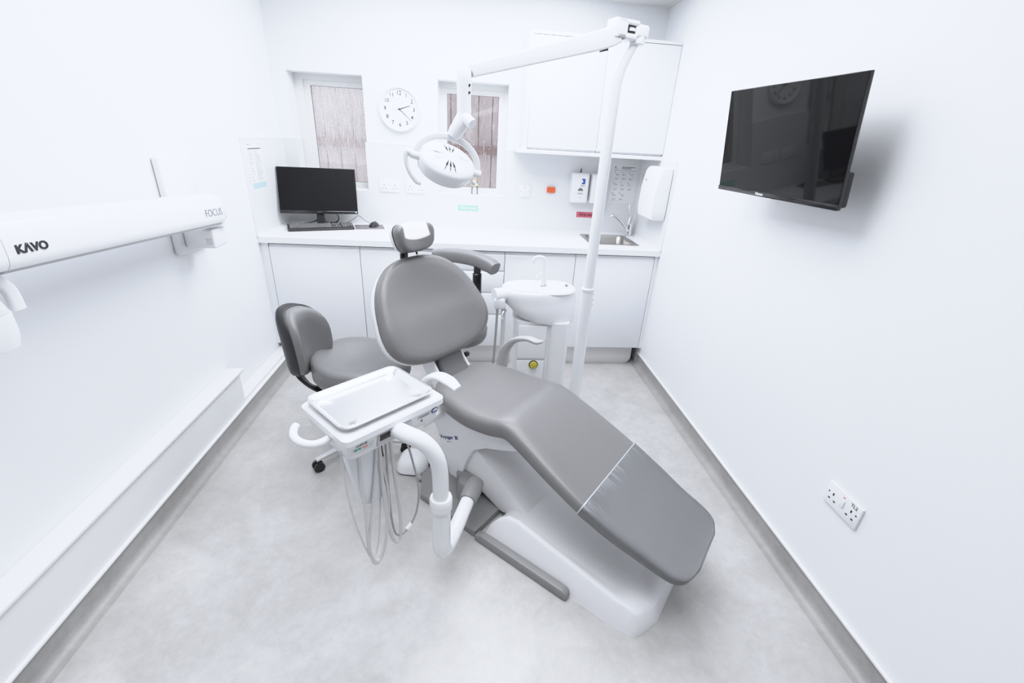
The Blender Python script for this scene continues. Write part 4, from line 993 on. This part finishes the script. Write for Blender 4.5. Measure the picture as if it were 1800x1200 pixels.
# lamp head
LC = V(1.252, -1.70, 1.442); ld = (V(1.088, -1.447, 1.118) - LC).normalized()
lu = V(1.0, .02, .10); lu = (lu - ld * lu.dot(ld)).normalized(); lv = ld.cross(lu)
ml = fr(LC, lu, lv)                     # z = beam direction
if ml.col[2].xyz.dot(ld) < 0: ml = fr(LC, lu, -lv)
def lring(a, b, z, n=48): return [ml @ V(a * math.cos(2 * PI * j / n), b * math.sin(2 * PI * j / n), z) for j in range(n)]
la, lb = .110, .088
g = G(); g.rings([lring(la * .2, lb * .2, -.042), lring(la * .6, lb * .6, -.037), lring(la * .9, lb * .9, -.028), lring(la * .985, lb * .985, -.020), lring(la, lb, -.010), lring(la * .97, lb * .97, .028), lring(la * .93, lb * .93, .034)], True, True)
hl = g.build('lamp_head', 'enamel', t, angle=50)
g = G(); g.rings([lring(la * .9, lb * .9, .0345), lring(la * .88, lb * .88, .037)], True, True); g.build('lens', 'glass', hl)
# cooling slots fan out over the back
def slot(ang, r0, r1, w):
    c, s = math.cos(R(ang)), math.sin(R(ang)); pts = []
    def P(r, o):
        x, y = (r * c - o * s) * la, (r * s + o * c) * lb
        rr_ = math.hypot(x / la, y / lb); z = -.0425 + .005 * min(1, rr_ / .6) ** 2 + max(0, rr_ - .6) * .032
        return ml @ V(x, y, z - .0017)
    rm = (r0 + r1) / 2
    q = [P(r0, 0), P(rm, w), P(r1, 0), P(rm, -w)]
    f = [g.bm.verts.new(p) for p in q]; g.bm.faces.new(f)
g = G()
for a0 in (75, 90, 105, 255, 270, 285): slot(a0, .22, .80, .038)
slot(188, .15, .78, .020)
g.build('cooling_slots', 'ink', hl, smooth=False, recalc=False)
g = G()
for a0 in (150, 160, 350, 338, 326, 312): slot(a0, .15, .85, .016)
g.build('cooling_grooves', 'grey_light', hl, smooth=False, recalc=False)
# yoke
PL, PR = LC - lu * .124, LC + lu * .124
YT = ST + V(-.042, .006, -.208)
yup = (YT - LC) - lu * (YT - LC).dot(lu); yh = yup.length; yup.normalize()
yp = [LC + lu * (-.124 * math.cos(R(q)) ) + yup * (yh * math.sin(R(q)) ** .9) for q in range(0, 181, 10)]
g = G(); g.ribbon(yp, .024, .012, up=tuple(yup * .0 + lu.cross(yup)), bev=.3); g.build('yoke', 'enamel', t)
for p, sgn in ((PL, -1), (PR, 1)):
    g = G(); g.tube([p - lu * sgn * .020, p + lu * sgn * .014], .015, 18); hub = g.build('yoke_pivot', 'enamel', t)
g = G(); hp = [PL - lu * .012, PL - lu * .030 + V(0, 0, .004), PL - lu * .034 + V(0, 0, -.03), PL - lu * .022 + V(0, 0, -.065), PL + lu * .002 + V(0, 0, -.092), PL + lu * .022 + V(0, -.005, -.094)]
g.tube(hp, [.012, .011, .008, .008, .008, .007], 12, 6); g.build('handle', 'enamel', t)
g = G(); g.sphere(LC + lu * .112 + V(0, -.01, -.035), .011); g.build('knob', 'enamel', t)

# ------------------------------------------------------------------ stools
def padrings(C, lat, upd, out, w, h, prof, curve, pw=2.5, n=48, top=.0):
    rings = []
    for k, d in prof:
        ring = []
        for j in range(n):
            q = 2 * PI * j / n; c, s = math.cos(q), math.sin(q)
            x = math.copysign(abs(c) ** (2 / pw), c); y = math.copysign(abs(s) ** (2 / pw), s)
            X, Y = x * w * k * (1 + top * y), y * h * k
            ring.append(C + lat * X + upd * Y + out * (d + curve * (X / w) ** 2))
        rings.append(ring)
    return rings
st = thing('dentist_stool', 'grey dentist stool with curved backrest and castors left of the chair', 'stool', (.796, -1.6, 0))
fw = V(.955, -.295, 0).normalized(); la_ = V(-fw.y, fw.x, 0)
SC = V(.835, -1.575, .55)
g = G(); rings = []
prof = [(.80, -.105), (.93, -.098), (.99, -.075), (1.0, -.045), (.985, -.018), (.94, -.004), (.85, .004), (.65, .004), (.4, 0.), (.1, -.002)]
for k, d in prof:
    ring = []
    for j in range(56):
        q = 2 * PI * j / 56; c, s = math.cos(q), math.sin(q)
        a = .228; b = .218 * (1 - .08 * max(0, c))
        X, Y = a * k * math.copysign(abs(c) ** .9, c), b * k * math.copysign(abs(s) ** .9, s)
        z = d
        if d > -.06: z += .030 * max(0, -X / .215) ** 1.5 * k - .020 * math.exp(-((X + .02) / .09) ** 2 - (Y / .12) ** 2) + .012 * max(0, abs(Y) / .21) ** 2 - .018 * max(0, X / .215) ** 2
        ring.append(SC + fw * X + la_ * Y + V(0, 0, z))
    rings.append(ring)
g = G(); g.rings(rings); g.build('seat', 'uph2', st, angle=60)
g = G(); ring = rings[4]; g.tube([p + V(0, 0, -.006) for p in ring] + [ring[0] + V(0, 0, -.006)], .0016, 5); g.build('seam', 'seam', st)
BKC = V(.566, -1.590, .640); bup = (V(0, 0, 1) - fw * .10).normalized()
g = G(); g.rings(padrings(BKC, la_, bup, fw, .118, .162, [(.90, -.035), (.97, -.03), (1.0, -.015), (.985, .008), (.93, .026), (.82, .036), (.6, .034), (.3, .028), (.08, .026)], .075, 2.6, top=.02)); g.build('backrest', 'uph2', st, angle=60)
g = G(); g.rings(padrings(BKC, la_, bup, fw, .120, .164, [(.55, -.068), (.88, -.066), (.985, -.060), (1.03, -.050), (1.03, -.018), (1.0, -.010)], .070, 2.6, top=.02), True, False); g.build('backrest_shell', 'shell', st, angle=60)['label'] = 'charcoal shell behind the backrest'
g = G(); g.ribbon([BKC + V(0, 0, -.10) - fw * .055, BKC + V(0, 0, -.20) - fw * .03, BKC + V(.06, -.02, -.245), SC + V(-.08, .02, -.125)], .05, .018, up=(1, 0, .2), sm=5); g.build('back_bracket', 'black', st)
g = G(); g.box(-.10, .10, -.08, .08, -.135, -.106, .006, m=fr(SC, fw, la_)); g.build('seat_plate', 'black', st)
SB = V(.796, -1.6, 0)
g = G(); g.tube([(SB.x, SB.y, .08), (SB.x, SB.y, .26)], .025, 20); g.tube([(SB.x, SB.y, .25), (SB.x + .012, SB.y + .014, .425)], .014, 16); g.build('gas_column', 'steel', st)
g = G(); g.lathe([(.034, .055), (.040, .06), (.040, .095), (.03, .11), (.0001, .111)], Matrix.Translation(SB), 24); g.build('base_hub', 'metalgrey', st)
for k in range(5):
    a = R(-142.9 + 72 * k); d_ = V(math.cos(a), math.sin(a), 0); e = SB + d_ * .225
    g = G(); g.ribbon([SB + d_ * .03 + V(0, 0, .082), SB + d_ * .14 + V(0, 0, .078), SB + d_ * .232 + V(0, 0, .066)], .03, .02, wl=[.036, .032, .026], hl=[.026, .022, .016]); lg = g.build('leg', 'metalgrey', st)
    pd = V(-d_.y, d_.x, 0); g = G()
    for sg in (-1, 1): g.tube([e + pd * sg * .006 + V(0, 0, .0265), e + pd * sg * .020 + V(0, 0, .0265)], .026, 20)
    g.tube([e + V(0, 0, .03), e + V(0, 0, .06)], .008, 10); g.build('castor', 'black', lg)
# assistant stool behind the chair
s2 = thing('assistant_stool', 'grey assistant stool with padded support bar, half hidden behind the chair back', 'stool', (1.27, -.97, 0))
C2 = V(1.262, -.985, .50)
g = G(); rings = []
for k, d in prof: rings.append([C2 + V(.195 * k * math.cos(2 * PI * j / 48), .190 * k * math.sin(2 * PI * j / 48), d) for j in range(48)])
g.rings(rings); g.build('seat', 'uph2', s2, angle=60)
g = G(); ring = rings[3]; g.tube([p + V(0, 0, .012) for p in ring] + [ring[0] + V(0, 0, .012)], .0016, 5); g.build('seam', 'seam', s2)
bar = [(1.12, -.80, .87), (1.20, -.82, .878), (1.30, -.86, .882), (1.39, -.915, .878), (1.46, -.97, .862), (1.492, -1.0, .848)]
g = G(); g.ribbon(bar, .085, .07, sm=6, bev=.32, wl=[.07, .085, .088, .088, .086, .080], hl=[.07, .080, .084, .084, .082, .074]); g.build('support_bar', 'uph2', s2, angle=60)
g = G(); n_ = 22; z0, z1 = .565, .805
g.lathe([(.029 if k % 2 else .021, z0 + (z1 - z0) * k / (n_ * 2)) for k in range(n_ * 2 + 1)], Matrix.Translation((1.388, -.945, 0)), 20); g.build('bellows', 'black', s2, smooth=False)
g = G(); g.box(1.367, 1.409, -.958, -.932, .78, .845, .004); g.ribbon([(1.388, -.945, .57), (1.388, -.945, .43), (1.36, -.95, .375), (1.27, -.985, .375)], .04, .02, up=(1, .2, 0), sm=4); g.build('bar_post', 'black', s2)
g = G(); g.tube([(1.262, -.985, .08), (1.262, -.985, .40)], .024, 16); g.build('gas_column', 'steel', s2)
for k in range(5):
    a = R(20 + 72 * k); d_ = V(math.cos(a), math.sin(a), 0); B2 = V(1.262, -.985, 0); e = B2 + d_ * .225
    g = G(); g.ribbon([B2 + d_ * .02 + V(0, 0, .082), B2 + d_ * .14 + V(0, 0, .078), B2 + d_ * .232 + V(0, 0, .066)], .03, .02, wl=[.036, .032, .026], hl=[.026, .022, .016]); lg = g.build('leg', 'metalgrey', s2)
    pd = V(-d_.y, d_.x, 0); g = G()
    for sg in (-1, 1): g.tube([e + pd * sg * .006 + V(0, 0, .0265), e + pd * sg * .020 + V(0, 0, .0265)], .026, 20)
    g.tube([e + V(0, 0, .03), e + V(0, 0, .06)], .008, 10); g.build('castor', 'black', lg)

# foot pedal
t = thing('foot_pedal', 'glossy white foot control on the floor under the delivery unit', 'foot control', (1.08, -1.715, 0))
mp = Matrix.Translation((1.078, -1.712, 0)) @ Matrix.Rotation(R(-8), 4, 'Z')
g = G(); rings = []
for z, a, b in ((.004, .070, .072), (.012, .078, .080), (.045, .074, .074), (.066, .058, .060), (.074, .035, .038)):
    rings.append([mp @ V(p.x, p.y, z) for p in rr(-a, a, -b, b, min(a, b) * .6, 0, 7)])
g.rings(rings); g.build('cover', 'plastic', t, angle=50)
g = G(); g.rings([[mp @ V(p.x, p.y, z) for p in rr(-.068, .068, -.070, .070, .03, 0)] for z in (.0005, .005)]); g.build('sole', 'black', t)
g = G(); g.box(.078, .083, -.012, .012, .012, .032, .002, m=mp); g.build('socket', 'ink', t)
g = G(); g.lathe([(.004, .0), (.004, .002), (.0001, .0022)], mp @ Matrix.Translation((.035, .02, .0715)), 8); g.build('mark', 'blue', t)
g = G(); g.tube([mp @ V(.048, -.078, .018), mp @ V(.055, -.100, .014), (1.165, -1.815, .014), (1.215, -1.80, .016), (1.25, -1.775, .018)], .0125, 12, 6); g.build('cord', 'hose_grey', t)

# ------------------------------------------------------------------ light
S.view_settings.view_transform = 'Standard'; S.view_settings.look = 'None'
S.view_settings.exposure = 0; S.view_settings.gamma = 1
wd = bpy.data.worlds.new('outdoors'); S.world = wd; wd.use_nodes = True
bgn = wd.node_tree.nodes['Background']; bgn.inputs['Color'].default_value = (.92, .96, 1, 1); bgn.inputs['Strength'].default_value = 2.2
def area(name, loc, sx, sy, power, col=(1, 1, 1), rot=(0, 0, 0)):
    l = bpy.data.lights.new(name, 'AREA'); l.shape = 'RECTANGLE'; l.size = sx; l.size_y = sy; l.energy = power; l.color = col
    o = bpy.data.objects.new(name, l); COL.objects.link(o); o.location = loc; o.rotation_euler = rot; return o
CLR = (.955, .970, 1.0)
for y, p, sp in ((-.80, 36, 180), (-1.95, 30, 180), (-3.0, 11, 95)):
    o = area('ceiling_panel_light', (1.33, y, H - .012), 1.55, .80, p, CLR); o.data.spread = R(sp)
# camera response: soft shoulder in the highlights
S.view_settings.use_curve_mapping = True
cm = S.view_settings.curve_mapping
cm.white_level = (2.4, 2.4, 2.4); cm.use_clip = True
TONE = [(0, 0), (.30, .31), (.60, .61), (.85, .815), (1.2, .925), (1.7, .975), (2.4, 1.0)]
for ci, top in enumerate((.925, .950, 1.0)):
    cv_ = cm.curves[ci]
    def tone(x, y): return min(1, y * (1 + (top - 1) * min(1, y) ** 1.5))
    cv_.points[0].location = (0, 0); cv_.points[1].location = (1, tone(2.4, 1))
    for x, y in TONE[1:-1]: cv_.points.new(x / 2.4, tone(x, y))
cm.update()
# examination beam of the operating light: a rectangular beam
l = bpy.data.lights.new('examination_beam', 'SPOT'); l.energy = 60; l.spot_size = R(40); l.spot_blend = .2; l.shadow_soft_size = .004; l.color = (1, .97, .94)
l.use_nodes = True; nt = l.node_tree; em = nt.nodes['Emission']
tc = nt.nodes.new('ShaderNodeTexCoord'); sp_ = nt.nodes.new('ShaderNodeSeparateXYZ'); nt.links.new(tc.outputs['Normal'], sp_.inputs[0])
def band(out, lim, off=0.):
    d = nt.nodes.new('ShaderNodeMath'); d.operation = 'DIVIDE'; nt.links.new(sp_.outputs[out], d.inputs[0]); nt.links.new(sp_.outputs['Z'], d.inputs[1])
    o_ = nt.nodes.new('ShaderNodeMath'); o_.operation = 'ADD'; o_.inputs[1].default_value = off; nt.links.new(d.outputs[0], o_.inputs[0])
    a = nt.nodes.new('ShaderNodeMath'); a.operation = 'ABSOLUTE'; nt.links.new(o_.outputs[0], a.inputs[0])
    m_ = nt.nodes.new('ShaderNodeMapRange'); m_.interpolation_type = 'SMOOTHSTEP'; m_.inputs['From Min'].default_value = lim; m_.inputs['From Max'].default_value = lim * .85
    nt.links.new(a.outputs[0], m_.inputs['Value']); return m_.outputs['Result']
mu = nt.nodes.new('ShaderNodeMath'); mu.operation = 'MULTIPLY'
nt.links.new(band('X', .225), mu.inputs[0]); nt.links.new(band('Y', .125), mu.inputs[1]); nt.links.new(mu.outputs[0], em.inputs['Strength'])
o = bpy.data.objects.new('examination_beam', l); COL.objects.link(o)
bd_ = (V(1.066, -1.470, 1.121) - LC).normalized(); zz = -bd_; xx = V(math.sin(R(48.9)) * 0 + math.cos(R(48.9)), math.sin(R(48.9)), 0); xx = (xx - zz * xx.dot(zz)).normalized(); yy = zz.cross(xx)
mo = Matrix((xx, yy, zz)).transposed().to_4x4(); mo.translation = LC + ld * .045; o.matrix_world = mo

# ------------------------------------------------------------------ camera
yaw, pit, rol = -.1038, -.4268, -.0592
Rz = Matrix.Rotation(yaw, 3, 'Z'); Rx = Matrix.Rotation(pit, 3, 'X'); Ry = Matrix.Rotation(rol, 3, 'Y')
Q = Rz @ Rx @ Ry
cam = bpy.data.cameras.new('camera'); cam.sensor_width = 36; cam.lens = 776.7342 / 1800 * 36; cam.clip_start = .02
co = bpy.data.objects.new('camera', cam); COL.objects.link(co)
m_ = Matrix((Q.col[0], Q.col[2], -Q.col[1])).transposed().to_4x4(); m_.translation = V(1.3523, -3.5324, 1.5408)
co.matrix_world = m_; S.camera = co
